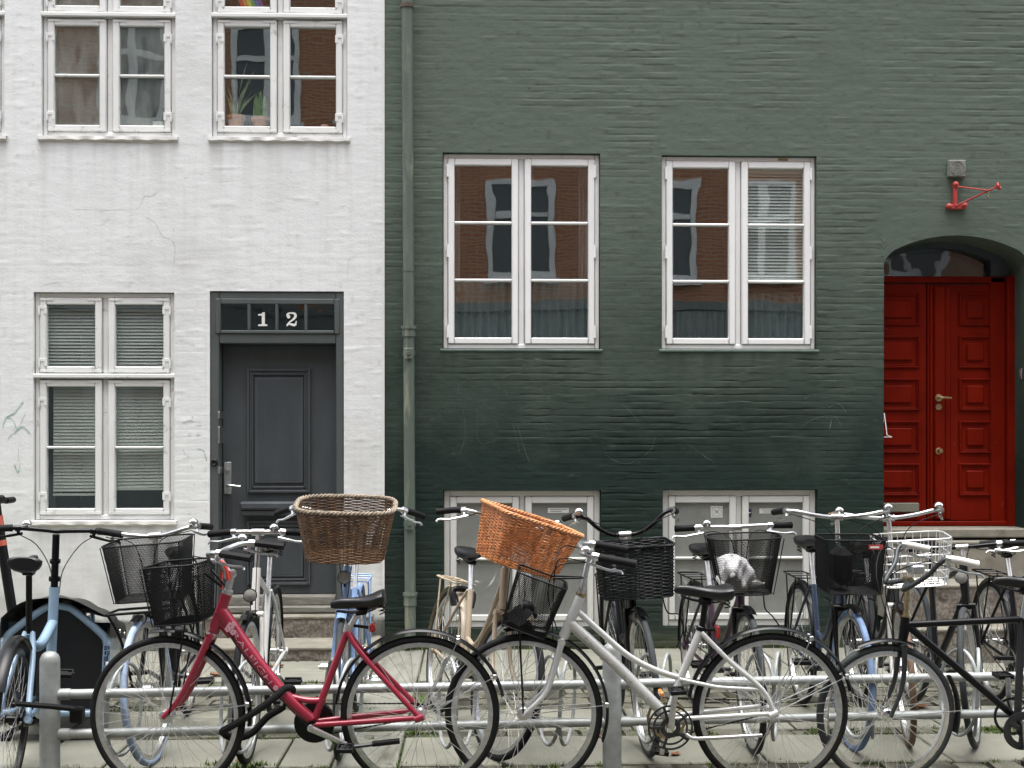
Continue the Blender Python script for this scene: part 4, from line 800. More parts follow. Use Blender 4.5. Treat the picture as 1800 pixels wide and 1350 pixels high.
    def lamp(s,x,z,y=0,m='blkpl',r=.033,front=True,l=.05,lens='lens'):
        q=s.mb(front); q.lathe((x-l*.8,y,z),(1,0,.0),[(0,0),(r*.5,.004),(r*.9,l*.45),(r,l*.8),(r,l)],16); q.tube([(x-l*.6,y,z),(x-l*.9,y*.5,z-.05)],.006,6); k=q.build('headlight',m,s.root)
        q=s.mb(front); q.lathe((x-l*.8+l,y,z),(1,0,0),[(r*.94,-.002),(r*.6,.004),(0,.007)],16); q.build('lamp_lens',lens,k)
    def stand(s,pts,m='alu'): 
        q=MB(); q.tube(sm(pts,4),.0085,8); q.build('kickstand',m,s.root)
    def city_frame(s,m,style='step',bb=(.45,.29),st=(.30,.72),dr=.019,tr=.014):
        L=[([(s.hb.x,s.hb.z),(s.ht.x,s.ht.z)],.021),([bb,st],.0155)]; hx=lambda t:(s.hb.x+(s.ht.x-s.hb.x)*t,s.hb.z+(s.ht.z-s.hb.z)*t)
        m1=lambda t:(bb[0]+(st[0]-bb[0])*t,bb[1]+(st[1]-bb[1])*t)
        if style=='step': L+=[([hx(.25),(.72,.46),(.58,.345),bb],dr,6),([hx(.8),(.70,.60),(.54,.46),m1(.42)],tr,6)]
        elif style=='mixte': L+=[([hx(.2),bb],dr),([hx(.85),m1(.55)],tr)]
        else: L+=[([hx(.15),bb],dr),([hx(.85),m1(.97)],tr)]
        return s.tubes('frame',m,L+s.rear_triangle(bb,st),n=10)
# ---- baskets (local frame: centre of the floor, x forward)
def rrect(a,b,n,p=5.):
    D=[]
    for i in range(400): t=2*math.pi*i/400; c,s_=math.cos(t),math.sin(t); D.append(V((a*math.copysign(abs(c)**(2/p),c),b*math.copysign(abs(s_)**(2/p),s_),0)))
    Ls=[0]
    for i in range(400): Ls.append(Ls[-1]+(D[(i+1)%400]-D[i]).length)
    out=[]; j=0
    for i in range(n):
        t=Ls[-1]*i/n
        while Ls[j+1]<t: j+=1
        f=(t-Ls[j])/max(1e-9,Ls[j+1]-Ls[j]); out.append(D[j%400].lerp(D[(j+1)%400],f))
    return out
def lvl(P0,P1,t,h,sag=0): return [V((a.x+(b.x-a.x)*t,a.y+(b.y-a.y)*t,h*t)) for a,b in zip(P0,P1)]
def wicker(B,T,top,bot,h,m,rim,rows=22,stakes=44,p=5.,braid=.0095,amp=.0035,name='wicker_basket'):
    xf=B.S@T; n=stakes*2; P0=rrect(bot[0]/2,bot[1]/2,n,p); P1=rrect(top[0]/2,top[1]/2,n,p); mb=MB(xf); wr=h/rows*.42
    for k in range(rows):
        t=(k+.5)/rows; Q=lvl(P0,P1,t,h); C=V((0,0,h*t)); pts=[]
        for i,q in enumerate(Q):
            nn=(q-C).normalized(); pts.append(q+nn*(amp*(1 if (i//2+k)%2 else -1) if i%2==0 else 0)+V((0,0,rnd.uniform(-.0008,.0008))))
        mb.tube(pts,wr,5,closed=True)
    b=mb.build(name,m,B.root,ang=70)
    s=MB(xf)
    for i in range(0,n,2): s.tube([(P0[i].x,P0[i].y,0),(P1[i].x,P1[i].y,h)],.0022,4)
    s.build('basket_stakes',rim,b)
    f=MB(xf); f.add([(q.x*.98,q.y*.98,.004) for q in P0],[tuple(range(n))]); f.build('basket_floor',m,b)
    if braid:
        r=MB(xf); nb=150; PB=rrect(top[0]/2+.004,top[1]/2+.004,nb,p)
        for sft in range(3):
            pts=[]
            for i,q in enumerate(PB):
                ph=i/nb*2*math.pi*24+sft*2.094; nn=V((q.x,q.y,0)).normalized(); pts.append(V((q.x,q.y,h+.004))+nn*math.cos(ph)*braid*.7+V((0,0,1))*math.sin(ph)*braid*.6)
            r.tube(pts,braid*.6,6,closed=True)
        r.build('basket_rim',rim,b)
    return b
def wiremesh(B,T,top,bot,h,m='mesh',n=120,r=.0011,rim=.0042,grid=False,shift=16,name='wire_basket',hz=0,p=7.,rimm=None,solid=None):
    xf=B.S@T; P0=rrect(bot[0]/2,bot[1]/2,n,p); P1=rrect(top[0]/2,top[1]/2,n,p); mb=MB(xf); sg=5
    for i in range(n):
        if grid: mb.tube([P0[i],P1[i]+V((0,0,h))],r,5)
        else:
            for d in (-1,1):
                pts=[]
                for k in range(sg+1):
                    t=k/sg; ii=i+d*shift*t; a=int(math.floor(ii)); f=ii-a; q0=P0[a%n].lerp(P0[(a+1)%n],f); q1=P1[a%n].lerp(P1[(a+1)%n],f); pts.append(V((q0.x+(q1.x-q0.x)*t,q0.y+(q1.y-q0.y)*t,h*t)))
                mb.tube(pts,r,3,cap=False)
    for k in range(hz): mb.tube(lvl(P0,P1,(k+1)/(hz+1),h),r,5,closed=True)
    b=mb.build(name,m,B.root,ang=80)
    q=MB(xf); q.tube(lvl(P0,P1,1,h),rim,8,closed=True); q.tube(lvl(P0,P1,0,h),rim*.8,8,closed=True)
    for sx in (-1,1):
        for sy in (-1,1): q.tube([(bot[0]/2*.97*sx,bot[1]/2*.97*sy,0),(top[0]/2*.97*sx,top[1]/2*.97*sy,h)],rim*.6,6)
    q.build('basket_rim',rimm or m,b)
    f=MB(xf); st=.012 if not grid else .055
    for i in range(int(bot[0]/st)): x=-bot[0]/2+(i+.5)*st; f.tube([(x,-bot[1]/2,0),(x,bot[1]/2,0)],max(r,.0012),3)
    for i in range(int(bot[1]/st)): yv=-bot[1]/2+(i+.5)*st; f.tube([(-bot[0]/2,yv,.001),(bot[0]/2,yv,.001)],max(r,.0012),3)
    f.build('basket_floor',m,b); return b
TR=lambda x,y,z,ry=0,rz=0: M.Translation((x,y,z))@M.Rotation(R(ry),4,'Y')@M.Rotation(R(rz),4,'Z')
# ================================================================== BICYCLE RACK
rky=lambda x:-3.51+.065*x
RK=empty('bicycle_rack',(0,0,0)); tag(RK,'galvanised bicycle rack of round posts, two rails and wheel loops','bicycle rack')
for X in (-1.837,.636,3.10):
    MB().lathe((X,rky(X),-.03),(0,0,1),[(.043,0),(.043,.585),(.041,.602),(.034,.617),(.022,.627),(.008,.631),(0,.632)],28).build('post','galv',RK)
for z in (.413,.24):
    for a,b in ((-1.80,.60),(.672,3.07),(3.13,4.6)):
        MB().tube([(a,rky(a),z),(b,rky(b),z)],.0205,16).build('rail','galv',RK)
        for q in (a,b): MB().tube([(q,rky(q),z),(q+(.05 if q==a else -.05),rky(q+(.05 if q==a else -.05)),z)],.0245,16).build('rail_socket','galv',RK)
for k,X in enumerate((-1.60,-1.07,-.60,-.07,.40,.86,1.39,1.87,2.37,2.86)):
    for s_ in (-1,1):
        cx=X+s_*.042; cy=rky(X)+.135; P=[]; tw=.055*s_
        for i in range(28):
            a=2*math.pi*i/28; P.append((cx+tw*math.cos(a)*.8+.01*math.sin(a),cy+.125*math.cos(a),.315+.205*math.sin(a)))
        MB().tube(sm(P,1,True),.0085,8,closed=True).build('wheel_loop','galv',RK)
# ================================================================== FRONT ROW
# --- crimson step-through
B=Bike('step_through_bicycle','crimson step-through bicycle leaning on the rack at the front left',(-.223,-3.73,0),180,-3,-7,hb=(.878,.705),ht=(.821,.869),wb=1.08); A=B
B.wheel(0,False,sp='spkb',sr=.0014,r=.342); B.wheel(1.08,True,sp='spkb',sr=.0014,r=.342)
bb=(.459,.305); st=(.31,.705)
fr=B.tubes('frame','redb',[([(.878,.705),(.821,.869)],.025),([(.85,.80),(.80,.725),(.753,.653),(.632,.489),(.547,.398),(.463,.322)],[.030,.031,.031,.029,.027,.024],5),([(.622,.478),(.585,.442),(.545,.420),(.474,.405),(.405,.407)],.0135,5),([bb,st],.0155),([(.86,.765),(.80,.69)],.022)]+B.rear_triangle(bb,st,.0125,.0115),n=14)
B.tubes('seat_lug','alu',[([(.312,.70),(.303,.735)],.0185)],parent=fr); B.tubes('headset_ring','alu',[([(.8205,.866),(.815,.884)],.024),([(.879,.702),(.883,.69)],.024)],parent=fr)
B.fork('redb',[(.886,.685),(.945,.555),(1.01,.425),(1.08,.345)],.0165,.011)
v,f=text_mesh('RALEIGH',1.); W0=min(p[0] for p in v); W1=max(p[0] for p in v); pth=[V((.786,0,.708)),V((.753,0,.657)),V((.632,0,.489))]
def ontube(p,path,r,y0,x0,x1,wid,ymax):
    t=(p[0]-x0)/(x1-x0); L=[(path[i+1]-path[i]).length for i in range(len(path)-1)]; d=t*sum(L); i=0
    while i<len(L)-1 and d>L[i]: d-=L[i]; i+=1
    c=path[i].lerp(path[i+1],d/L[i]); tg=(path[i+1]-path[i]).normalized(); nn=V((-tg.z,0,tg.x)); nn=-nn if nn.z<0 else nn
    a=(p[1]-ymax/2)/ymax*wid/r; return c+V((0,1,0))*math.cos(a)*r+nn*math.sin(a)*r
MB().add([ontube(p,pth,.0318,0,W0,W1,.022,.72) for p in v],f).build('lettering','fadedprint',fr)
for (px_,pz_,s_) in ((.800,.735,.010),(.812,.722,.008),(.787,.742,.007),(.79,.708,.008),(.612,.468,.007),(.602,.448,.006)):
    mb=MB()
    for k in range(5):
        a=k*1.257; mb.lathe((px_+math.cos(a)*s_,.0305,pz_+math.sin(a)*s_),(0,1,0),[(0,.0016),(s_*.75,.0012),(s_*.75,0)],7)
    mb.build('flower_decal','pinkprint',fr)
B.fender(0,False,8,168,stays=(117,153)); B.fender(1.08,True,78,186,stays=(171,))
B.saddle(.262,.850,-8,l=.235,w=.16,post=(.312,.70)); 
q=MB(); q.box(.19,.215,-.02,.02,.70,.74,.008); q.build('rear_reflector','rlens',B.root); q=MB(); q.tube([(.22,0,.72),(.30,0,.73)],.007,6); q.build('reflector_bracket','blkpl',B.root)
B.drive(bb,.072,24+180+0,.165,'alu','blkp',chaincase=None); 
q=MB(); out=[(bb[0]+.088*math.cos(R(a)),bb[1]-.010+.088*math.sin(R(a))) for a in range(0,360,12)]; q.prism(out,-.075,-.045); q.build('chain_guard','blkpl',B.root,ang=30)
B.stand([(.405,.03,.272),(.37,.055,.248),(.33,.06,.225),(.27,.06,.222),(.10,.062,.243)],'graym'); q=MB(); q.tube([(.20,.061,.232),(.085,.063,.245)],.0125,8); q.build('kickstand_foot','blk',B.root)
B.bars([(.872,0,1.032),(.872,.05,1.036),(.858,.13,1.048),(.815,.20,1.062),(.755,.235,1.060),(.64,.25,1.046)],stem=[([(.821,.869),(.803,.935),(.812,.955)],.015,4),([(.806,.945),(.872,1.032)],.0175),([(.862,-.03,1.02),(.862,.03,1.02)],.022),([(.806,-.028,.95),(.806,.028,.95)],.021)],gl=.125,bell=-1,flatgrip=True,gr=.0155)
q=B.mb(True); q.tube(sm([(.835,.035,1.01),(.81,.045,.985),(.80,.04,.93)],4),.009,6); q.tube(sm([(.85,-.035,1.0),(.86,-.05,.95),(.855,-.04,.88)],4),.007,6); q.build('red_strap','scarlet',B.root)
wiremesh(B,TR(1.005,0,.752,5),(.235,.33),(.19,.27),.245,n=130,name='basket'); B.rods('basket_bracket','blkp',[([(.90,-.05,.96),(.835,-.02,.90)],.006),([(.90,.05,.96),(.835,.02,.90)],.006),([(.98,.06,.752),(1.05,.064,.36)],.004),([(.98,-.06,.752),(1.05,-.064,.36)],.004)],True)
B.lamp(1.03,.70,.0,'blkpl',.028)
q=MB(); q.tube(sm([(.84,.0,.80),(.78,.034,.66),(.66,.037,.50),(.54,.033,.365),(.47,.03,.29)],5),.0026,5); q.build('shift_cable','blk',B.root)
LK=MB(); LK.tube(sm([(-.80,-3.775,.46),(-.84,-3.80,.425),(-.93,-3.80,.36),(-1.02,-3.79,.305),(-1.065,-3.76,.275),(-1.03,-3.70,.235),(-.96,-3.67,.245),(-.89,-3.65,.315),(-.82,-3.655,.36),(-.775,-3.70,.44)],5,True),.0155,9,closed=True)
lk=LK.build('bicycle_lock','cloth'); tag(lk,'black fabric-sleeved chain lock looped round the crimson bicycle down tube','lock')
# --- silver step-through
B=Bike('step_through_bicycle','silver step-through bicycle with a curved top tube, front middle',(1.298,-3.715,0),180,-2.5,-4,hb=(.906,.665),ht=(.829,.847),wb=1.075); Sv=B
B.wheel(0,False,sp='spkb',sr=.0014,r=.342); B.wheel(1.075,True,sp='spkb',sr=.0014,r=.342)
bb=(.445,.298); st=(.302,.712)
fr=B.tubes('frame','silv',[([(.906,.665),(.829,.847)],.022),([(.878,.735),(.671,.545),(.459,.328)],.0245),([(.85,.79),(.745,.694),(.621,.587),(.497,.522),(.372,.482)],.0135,5),([(.452,.312),(.397,.481),(.302,.712)],.0175)],n=14)
L=[]
for y in (-1,1): L+=[([(.40,.012*y,.487),(.30,.03*y,.468),(.222,.045*y,.457),(.05,.06*y,.450)],.009,5),([(.307,.016*y,.69),(.185,.045*y,.567),(.05,.062*y,.450),(.0,.066*y,.352)],.0105,5),([(.44,.025*y,.315),(.30,.042*y,.326),(.02,.066*y,.347)],.0105,5),([(.02,.067*y,.338),(-.015,.067*y,.352)],.017)]
B.tubes('rear_stays','silv',L,parent=fr); B.tubes('seat_clamp','blkp',[([(.309,.695),(.305,.712)],.0205)],parent=fr); B.tubes('headset_ring','brass',[([(.829,.849),(.825,.862)],.0225)],parent=fr)
B.fork('silv',[(.912,.652),(.948,.52),(.985,.43),(1.075,.345)],.0145,.009)
rs=random.Random(5); wm=MB(); pth2=[V((.82,0,.682)),V((.52,0,.387))]; wmat=mat('worn_grey_print',(.30,.30,.29),.5,dirt=(.52,.53,.51),dt=.47,ds=60)
for k in range(11):          # rubbed-off, unreadable transfer marks
    if k==8: continue
    for _ in range(4):
        a0,b0=k+rs.uniform(.1,.6),rs.uniform(.05,.5); w_,h_=(rs.uniform(.3,.5),.09) if rs.random()<.5 else (.10,rs.uniform(.25,.5))
        wm.add([ontube(p,pth2,.0251,0,0,11,.026,1.) for p in ((a0,b0),(a0+w_,b0),(a0+w_,b0+h_),(a0,b0+h_))],[(0,1,2,3)])
wm.build('worn_transfer_marks',wmat,fr,kind='stuff')
B.fender(0,False,10,168,stays=(118,155)); B.fender(1.075,True,76,200,stays=(174,))
B.saddle(.292,.885,3,l=.25,w=.17,post=(.302,.71),postm='blkp')
q=MB(); q.box(.225,.245,-.02,.02,.66,.72,.008); q.build('rear_reflector','rlens',B.root); B.tubes('reflector_bracket','blkpl',[([(.235,.70),(.305,.70)],.008)])
B.drive(bb,.088,95,.17,'alu','brass',pairs=(-1,1),pedal='blkpl')
q=MB(); 
for rr in (.072,.094): q.ring((bb[0],.052,bb[1]-.012),rr,[(-.004,-.002),(.004,-.002),(.004,.002),(-.004,.002)],n=44)
for k in range(5): a=k*1.257; q.tube([(bb[0]+.03*math.cos(a),.052,bb[1]-.012+.03*math.sin(a)),(bb[0]+.09*math.cos(a),.052,bb[1]-.012+.09*math.sin(a))],.007,5)
q.ring((bb[0],.052,bb[1]-.012),.034,[(-.01,-.002),(.01,-.002),(.01,.002),(-.01,.002)],n=30); q.build('chain_guard_ring','graym',B.root)
q=MB(); q.box(.497,.512,.13,.20,.455,.475,.003); q.build('pedal_reflector','olens',B.root)
B.stand([(.385,.04,.265),(.36,.06,.245),(.31,.062,.24),(.05,.063,.252)],'alu')
B.bars([(.792,0,1.03),(.80,.06,1.034),(.83,.14,1.05),(.82,.22,1.055),(.76,.27,1.045),(.61,.292,1.02)],stem=[([(.829,.847),(.792,1.03)],.0125),([(.792,-.03,1.03),(.792,.03,1.03)],.018),([(.829,.85),(.822,.885)],.0155)],gl=.14,bell=1,gr=.0175)
wiremesh(B,TR(1.075,0,.71,-20),(.225,.30),(.195,.25),.235,n=130,name='basket'); B.lamp(1.07,.80,0,'blkpl',.03)
B.rods('basket_bracket','blkp',[([(.95,-.05,.93),(.82,-.02,.93)],.005),([(.95,.05,.93),(.82,.02,.93)],.005),([(1.09,.07,.70),(1.075,.062,.35)],.004),([(1.10,-.07,.70),(1.075,-.062,.35)],.004)],True)
cl=MB(); cl.grid(lambda u,v:(.205+(u-.5)*.15,-3.715+(v-.5)*.2,.745+.045*math.sin(u*3.1)*math.sin(v*3.1)+.018*math.sin(u*9+v*6)+(.5-u)*-.05),14,10); c_=cl.build('folded_cloth','cloth'); tag(c_,'crumpled black cloth lying in the silver bicycle wire basket','cloth')
B.tubes('bare_cable','blk',[([(.80,.05,1.0),(.93,.05,.98),(.97,.03,.86),(.93,.02,.70)],.0025,6)],True)
# --- black diamond frame at the right edge (rear beyond the frame)
B=Bike('diamond_frame_bicycle','black diamond-frame bicycle with white grips at the front right edge',(2.86,-3.66,0),180,-2,2,hb=(.965,.62),ht=(.952,.742),wb=1.03,r=.312); Bk=B
B.wheel(0,False,'greytyre',sp='spkb'); B.wheel(1.035,True,'greytyre','chrome',rimh=.024,sp='spkb',sr=.0015)
bb=(.445,.285); st=(.432,.73)
B.tubes('frame','blkp',[([(.965,.62),(.952,.742)],.0195),([(.962,.64),(.95,.70),(.947,.70)],.0195),([(.955,.715),(.84,.655),bb][0::2],.0165),([(.945,.708),(.43,.73)],.015)]+B.rear_triangle(bb,st,.0095,.008),n=12)
B.tubes('seat_tube','graym',[([bb,st],.0165)]); B.fork('graym',[(.968,.612),(.972,.50),(.99,.415),(1.035,.312)],.0125,.0085)
B.fender(1.035,True,66,112,w=.024); B.fender(1.035,True,150,196,w=.024); B.fender(0,False,10,165)
q=B.mb(True); q.tube([(1.035,.06,.312),(.70,.03,.33)],.0025,5); q.build('mudguard_stay','alu',B.root)
B.saddle(.42,.915,0,l=.27,w=.16,post=(.432,.73),postm='chrome'); B.drive(bb,.085,-93,.165,'alu','graym')
q=MB(); q.ring((bb[0],.05,bb[1]-.04),.068,[(-.016,-.002),(.016,-.002),(.016,.002),(-.016,.002)],n=44); q.lathe((bb[0],.05,bb[1]-.04),(0,1,0),[(0,.002),(.026,.002),(.026,-.002)],16)
for k in range(3): a=k*2.094+.6; q.tube([(bb[0],.05,bb[1]-.04),(bb[0]+.07*math.cos(a),.05,bb[1]-.04+.07*math.sin(a))],.012,5)
q.build('chainring_face','graym',B.root)
B.bars([(.942,0,.905),(.985,.07,.885),(1.0,.12,.885),(.93,.19,.955),(.90,.235,1.01),(.86,.25,1.03),(.745,.262,1.008)],m='graym',grip='wgrip',stem=[([(.952,.742),(.942,.905)],.0125),([(.942,-.03,.905),(.942,.03,.905)],.017)],stemm='brass',gl=.115,gr=.016,levdir=(-.01,-.04))
q=B.mb(True); q.box(.905,.965,.02,.10,.945,.985,.008); q.build('bar_lamp','alu',B.root)
# ================================================================== SECOND ROW (front wheels in the rack, facing the street)
def place(u,theta,lean=0,wb=1.09,front=None):
    fx,fy=front; a=R(theta); return (fx-math.cos(a)*wb,fy-math.sin(a)*wb,0)
SWEEP=[(.80,0,1.07),(.81,.05,1.072),(.84,.14,1.085),(.835,.215,1.10),(.78,.262,1.10),(.645,.285,1.085)]
def swp(z=0,w=1.,x=0,back=1.): return [(.80+(p[0]-.80)*back+x,p[1]*w,p[2]+z) for p in SWEEP]
QUILL=lambda z,x=.80:[([(.835,.89),(x,z)],.0125),([(x,-.03,z),(x,.03,z)],.018)]
FORK=[(.905,.672),(.95,.55),(1.0,.44),(1.09,.345)]
def city(name,label,front,theta,lean,steer,m,style='step',tyre='tread',rim='alu',rtyre=None,fm='blkp',fork=None,bars=None,barm='alu',grip='blk',bell=None,saddlez=.93,post='alu',rack='blkp',case=None,lamp=True,pang=200,lampz=.80,fenders=True,gl=.12,stemz=None,lev=True,pedal='blkpl',lampx=1.0):
    B=Bike(name,label,place(0,theta,0,1.09,front),theta,lean,steer); B.wheel(0,False,rtyre or tyre,rim); B.wheel(1.09,True,tyre,rim); B.city_frame(m,style); B.fork(fork or m,FORK)
    if fenders: B.fender(0,False,10,185,fm); B.fender(1.09,True,70,170,fm)
    B.saddle(.235,saddlez,2,post=(.30,.72),postm=post); B.drive((.45,.29),.085,pang,.17,chaincase=case,pedal=pedal,chain=not case)
    bp=bars or swp(); B.bars(bp,barm,grip,gl=gl,stem=QUILL(bp[0][2],bp[0][0]),bell=bell,lev=lev)
    if rack: B.rack(rack)
    if lamp: B.lamp(lampx+.02,lampz,0)
    return B
B=city('city_bicycle','bicycle with pale blue front tyre and black mesh basket before the white wall',(-1.50,-3.21),-86,2,-8,'blkp',tyre='paleblue',rtyre='tread',bars=swp(-.02,.82),bell=1,lampz=.69,lampx=1.10)
wiremesh(B,TR(1.03,.045,.775,4),(.27,.38),(.22,.32),.27,n=170,name='basket')
B.rods('front_carrier','blkp',[([(.97,-.15,.72),(1.14,-.15,.72),(1.16,-.13,.71),(1.13,-.09,.58),(1.09,-.07,.36)],.0065,4),([(.97,.15,.72),(1.14,.15,.72),(1.16,.13,.71),(1.13,.09,.58),(1.09,.07,.36)],.0065,4),([(1.15,-.15,.72),(1.15,.15,.72)],.0065),([(.97,-.15,.72),(.97,.15,.72)],.0065)],True)
B=city('city_bicycle','white bicycle with straight silver handlebar in front of the grey door steps',(-1.06,-3.2),-87,-1,-3,'wht','dia',fork='wht',bars=[(.80,0,1.065),(.80,.06,1.067),(.79,.15,1.064),(.755,.25,1.052)],bell=1,gl=.115,lampz=.78,fm='blkp',saddlez=.97,rack=None)
B=city('city_bicycle','light blue bicycle carrying a weathered brown wicker basket',(-.632,-3.14),-89,-1,1,'lblue',fork='lblue',case='lblue',rack='lblue',bars=[(.80,0,1.14),(.82,.07,1.145),(.85,.16,1.165),(.835,.24,1.18),(.78,.31,1.165),(.70,.37,1.14)],tyre='greytyre',lampz=.86,lampx=1.02,pedal='chrome',pang=0,fm='lblue',gl=.13)
wicker(B,TR(.985,0,.955,11),(.34,.465),(.27,.37),.255,'wwick','wrim',rows=36,stakes=32,p=3.6,braid=.0105,amp=.0045)
B=city('city_bicycle','leaning beige bicycle with an orange wicker basket',(.10,-3.17),-74,-9,10,'tan',fork='tan',case=None,rack='rope',rtyre='tread',bars=[(.80,0,1.10),(.82,.06,1.105),(.85,.15,1.12),(.84,.23,1.135),(.80,.30,1.13),(.74,.385,1.10)],bell=1,lamp=False,saddlez=.93,pedal='chrome',fm='tan')
wicker(B,TR(.995,-.03,.915,7)@M.Rotation(R(-5),4,'X'),(.36,.44),(.27,.36),.245,'owick','orim',rows=34,stakes=34,p=6.,braid=.010,amp=.004)
B.tubes('wheel_lock','blkp',[([(.20,-.05,.62),(.16,-.055,.70),(.16,.055,.70),(.20,.05,.62)],.017,4)])
B=city('city_bicycle','black bicycle with a square black wicker basket and swooping black handlebar',(.85,-3.12),-89,4,2,'blkp','step',tyre='greytyre',bars=[(.80,0,1.045),(.805,.07,1.05),(.83,.14,1.09),(.84,.20,1.145),(.80,.255,1.155),(.70,.29,1.14)],barm='blkp',bell=-1,lampz=.66,gl=.10,lev=True)
wicker(B,TR(1.01,0,.765,3),(.27,.355),(.25,.335),.25,'bwick','bwick',rows=30,stakes=26,p=9.,braid=.006,amp=.0035)
B.tubes('loose_cable','blk',[([(1.05,.12,.78),(1.07,.14,.68),(1.06,.20,.66),(1.05,.215,.58),(1.05,.18,.50)],.0035,6)],True)
B=city('city_bicycle','plum bicycle whose black mesh basket holds a white plastic bag',(1.36,-3.09),-86,0,-6,'purple','mixte',tyre='greytyre',fork='blkp',bars=[(.80,0,1.075),(.80,.06,1.08),(.79,.18,1.08),(.76,.30,1.075)],bell=-1,lamp=False,gl=.10,saddlez=.93)
wiremesh(B,TR(1.02,0,.775,3),(.27,.355),(.21,.25),.275,n=150,name='basket',p=3.5); B6=B
B.tubes('loose_cable','blk',[([(1.08,.08,.78),(1.09,.085,.70),(1.085,.12,.66),(1.08,.16,.60)],.0035,6)],True)
B=city('city_bicycle','navy bicycle with a blue front tyre and red-labelled black mesh basket',(1.865,-3.05),-92,0,1,'dblue','step',tyre='bluetyre',rtyre='tread',fork='blkp',bars=swp(.055,1.02),bell=1,lampz=.68,lampx=1.10,saddlez=.97)
wiremesh(B,TR(1.03,0,.775,3),(.25,.30),(.23,.265),.265,n=140,name='basket',p=9.); q=MB(B.S@TR(1.03,0,.775,3)); q.box(.122,.126,.055,.125,.222,.245,.001); lb=q.build('basket_label','tag',B.root); q=MB(B.S@TR(1.03,0,.775,3)); q.box(.1262,.1268,.062,.105,.229,.238); q.build('label_print','white_print',lb)
q=MB(B.S@TR(1.03,0,.775,3)); q.box(-.10,.05,-.085,.01,.03,.215,.035); q.build('basket_liner','cloth',B.root)
B.rods('front_carrier','blkp',[([(.98,-.11,.73),(1.11,-.11,.72),(1.12,-.10,.60),(1.09,-.07,.36)],.006,4),([(.98,.11,.73),(1.11,.11,.72),(1.12,.10,.60),(1.09,.07,.36)],.006,4)],True)
B=city('city_bicycle','black bicycle with a chrome wire basket and a tan front tyre',(2.17,-2.97),-95,1,-8,'graym','step',tyre='tantyre',rtyre='tread',bars=swp(.045,1.0),bell=2,grip='bgrip',lamp=False,fork='wht')
wiremesh(B,TR(1.02,.075,.80,4,4),(.27,.36),(.23,.30),.235,'wire',n=30,r=.0024,rim=.0042,grid=True,hz=5,name='basket',p=8.)
B=city('sports_bicycle','black sports bicycle with flat black handlebar near the right edge',(2.49,-3.0),-94,-2,-24,'blkp','dia',tyre='greytyre',fork='blkp',bars=[(.815,0,.965),(.815,.06,.967),(.80,.2,.972),(.77,.32,.965)],barm='blkp',lamp=True,lampz=.83,lampx=.98,saddlez=.95,rack=None,post='blkp',fenders=False)
B=city('sports_bicycle','black bicycle half cut off by the right edge of the view',(2.96,-2.98),-95,0,-6,'blkp','dia',tyre='tread',fork='blkp',bars=[(.815,0,.985),(.815,.06,.987),(.80,.2,.99),(.76,.31,.98)],barm='blkp',lamp=False,saddlez=.93,rack='blkp')
# things in the baskets
T6=B6.root.matrix_basis@B6.S@TR(1.02,0,.775,3)
mb=MB(T6)
def bagf(u,v):
    a=2*math.pi*u; ph=math.pi*v; r=1+.16*math.sin(3*a+2*ph)+.12*math.sin(5*a-3*ph)+.05*math.sin(9*a+7*ph)
    return ((.09*r*math.cos(a)*(1.1-.25*math.cos(ph)))*math.sin(ph)**.8,-.055+.088*r*math.sin(a)*math.sin(ph)**.8,.093+.088*math.cos(ph)*(1+.1*math.sin(2*a)))
mb.grid(bagf,64,36,cu=True); tag(mb.build('plastic_bag','bag',ang=50),'crumpled white plastic bag in the plum bicycle basket','bag')
mb=MB(T6); mb.lathe((.02,.02,.035),(.1,1,.05),[(0,-.06),(.028,-.058),(.03,-.05),(.03,.03),(.024,.045),(.011,.062),(.011,.075),(0,.075)],16); tag(mb.build('plastic_bottle',MT['lens']),'small clear bottle lying in the plum bicycle basket','bottle')
# ================================================================== CARGO BICYCLE at the left
B=Bike('cargo_bicycle','ice blue cargo bicycle with a covered box at the left edge',(-1.98,-3.74,0),98,3,0,hb=(.86,.60),ht=(.83,.80),wb=1.9,r=.33,group='parked bicycles')
B.wheel(0,False,'tread','blkp'); B.fender(0,False,5,150,'blkp',.03)
bb=(.43,.30); st=(.27,.66)
fr=B.tubes('frame','cblue',[([bb,st],.019),([(.83,.62),(.55,.56),(.29,.60)],.025,5),([(.86,.10+.12),(.84,.55),(.83,.80)],.024,4),([bb,(.70,.20),(.95,.16),(1.75,.16)],.026,5)]+B.rear_triangle(bb,st,.011,.0125),n=14)
B.saddle(.20,1.0,0,l=.27,w=.15,springs=False,post=(.27,.66),postm='blkp'); B.drive(bb,.08,-70,.17,'blkp','blkp')
B.tubes('steering_column','blkp',[([(.83,.78),(.80,1.06)],.0175),([(.826,.83),(.824,.85)],.028),([(.815,.92),(.812,.935)],.026)])
B.bars([(.80,0,1.075),(.795,.06,1.08),(.785,.2,1.085),(.74,.32,1.075)],'blkp','blk',gl=.12,lever='blkp',bell=1,gr=.0175,cab=False)
for y in (-1,1): B.tubes('shift_cable','blk',[([(.78,.18*y,1.06),(.86,.10*y,1.0),(.87,.03*y,.88),(.85,.02*y,.76)],.0024,6)])
x0,x1=.98,1.72
q=MB(); q.prism([(-.235,.17),(.235,.17),(.235,.52),(.20,.56),(.03,.68),(-.03,.68),(-.20,.56),(-.235,.52)],0,.012); q.v=[(x0+v[1],v[0],v[2]) for v in q.v]; pn=q.build('box_back_panel','panel',B.root)
arch=[(x0-.012,-.245,.13),(x0-.012,-.245,.46),(x0-.012,-.242,.51),(x0-.012,-.215,.555),(x0-.012,-.08,.665),(x0-.012,-.03,.685),(x0-.012,.03,.685),(x0-.012,.08,.665),(x0-.012,.215,.555),(x0-.012,.242,.51),(x0-.012,.245,.46),(x0-.012,.245,.13)]
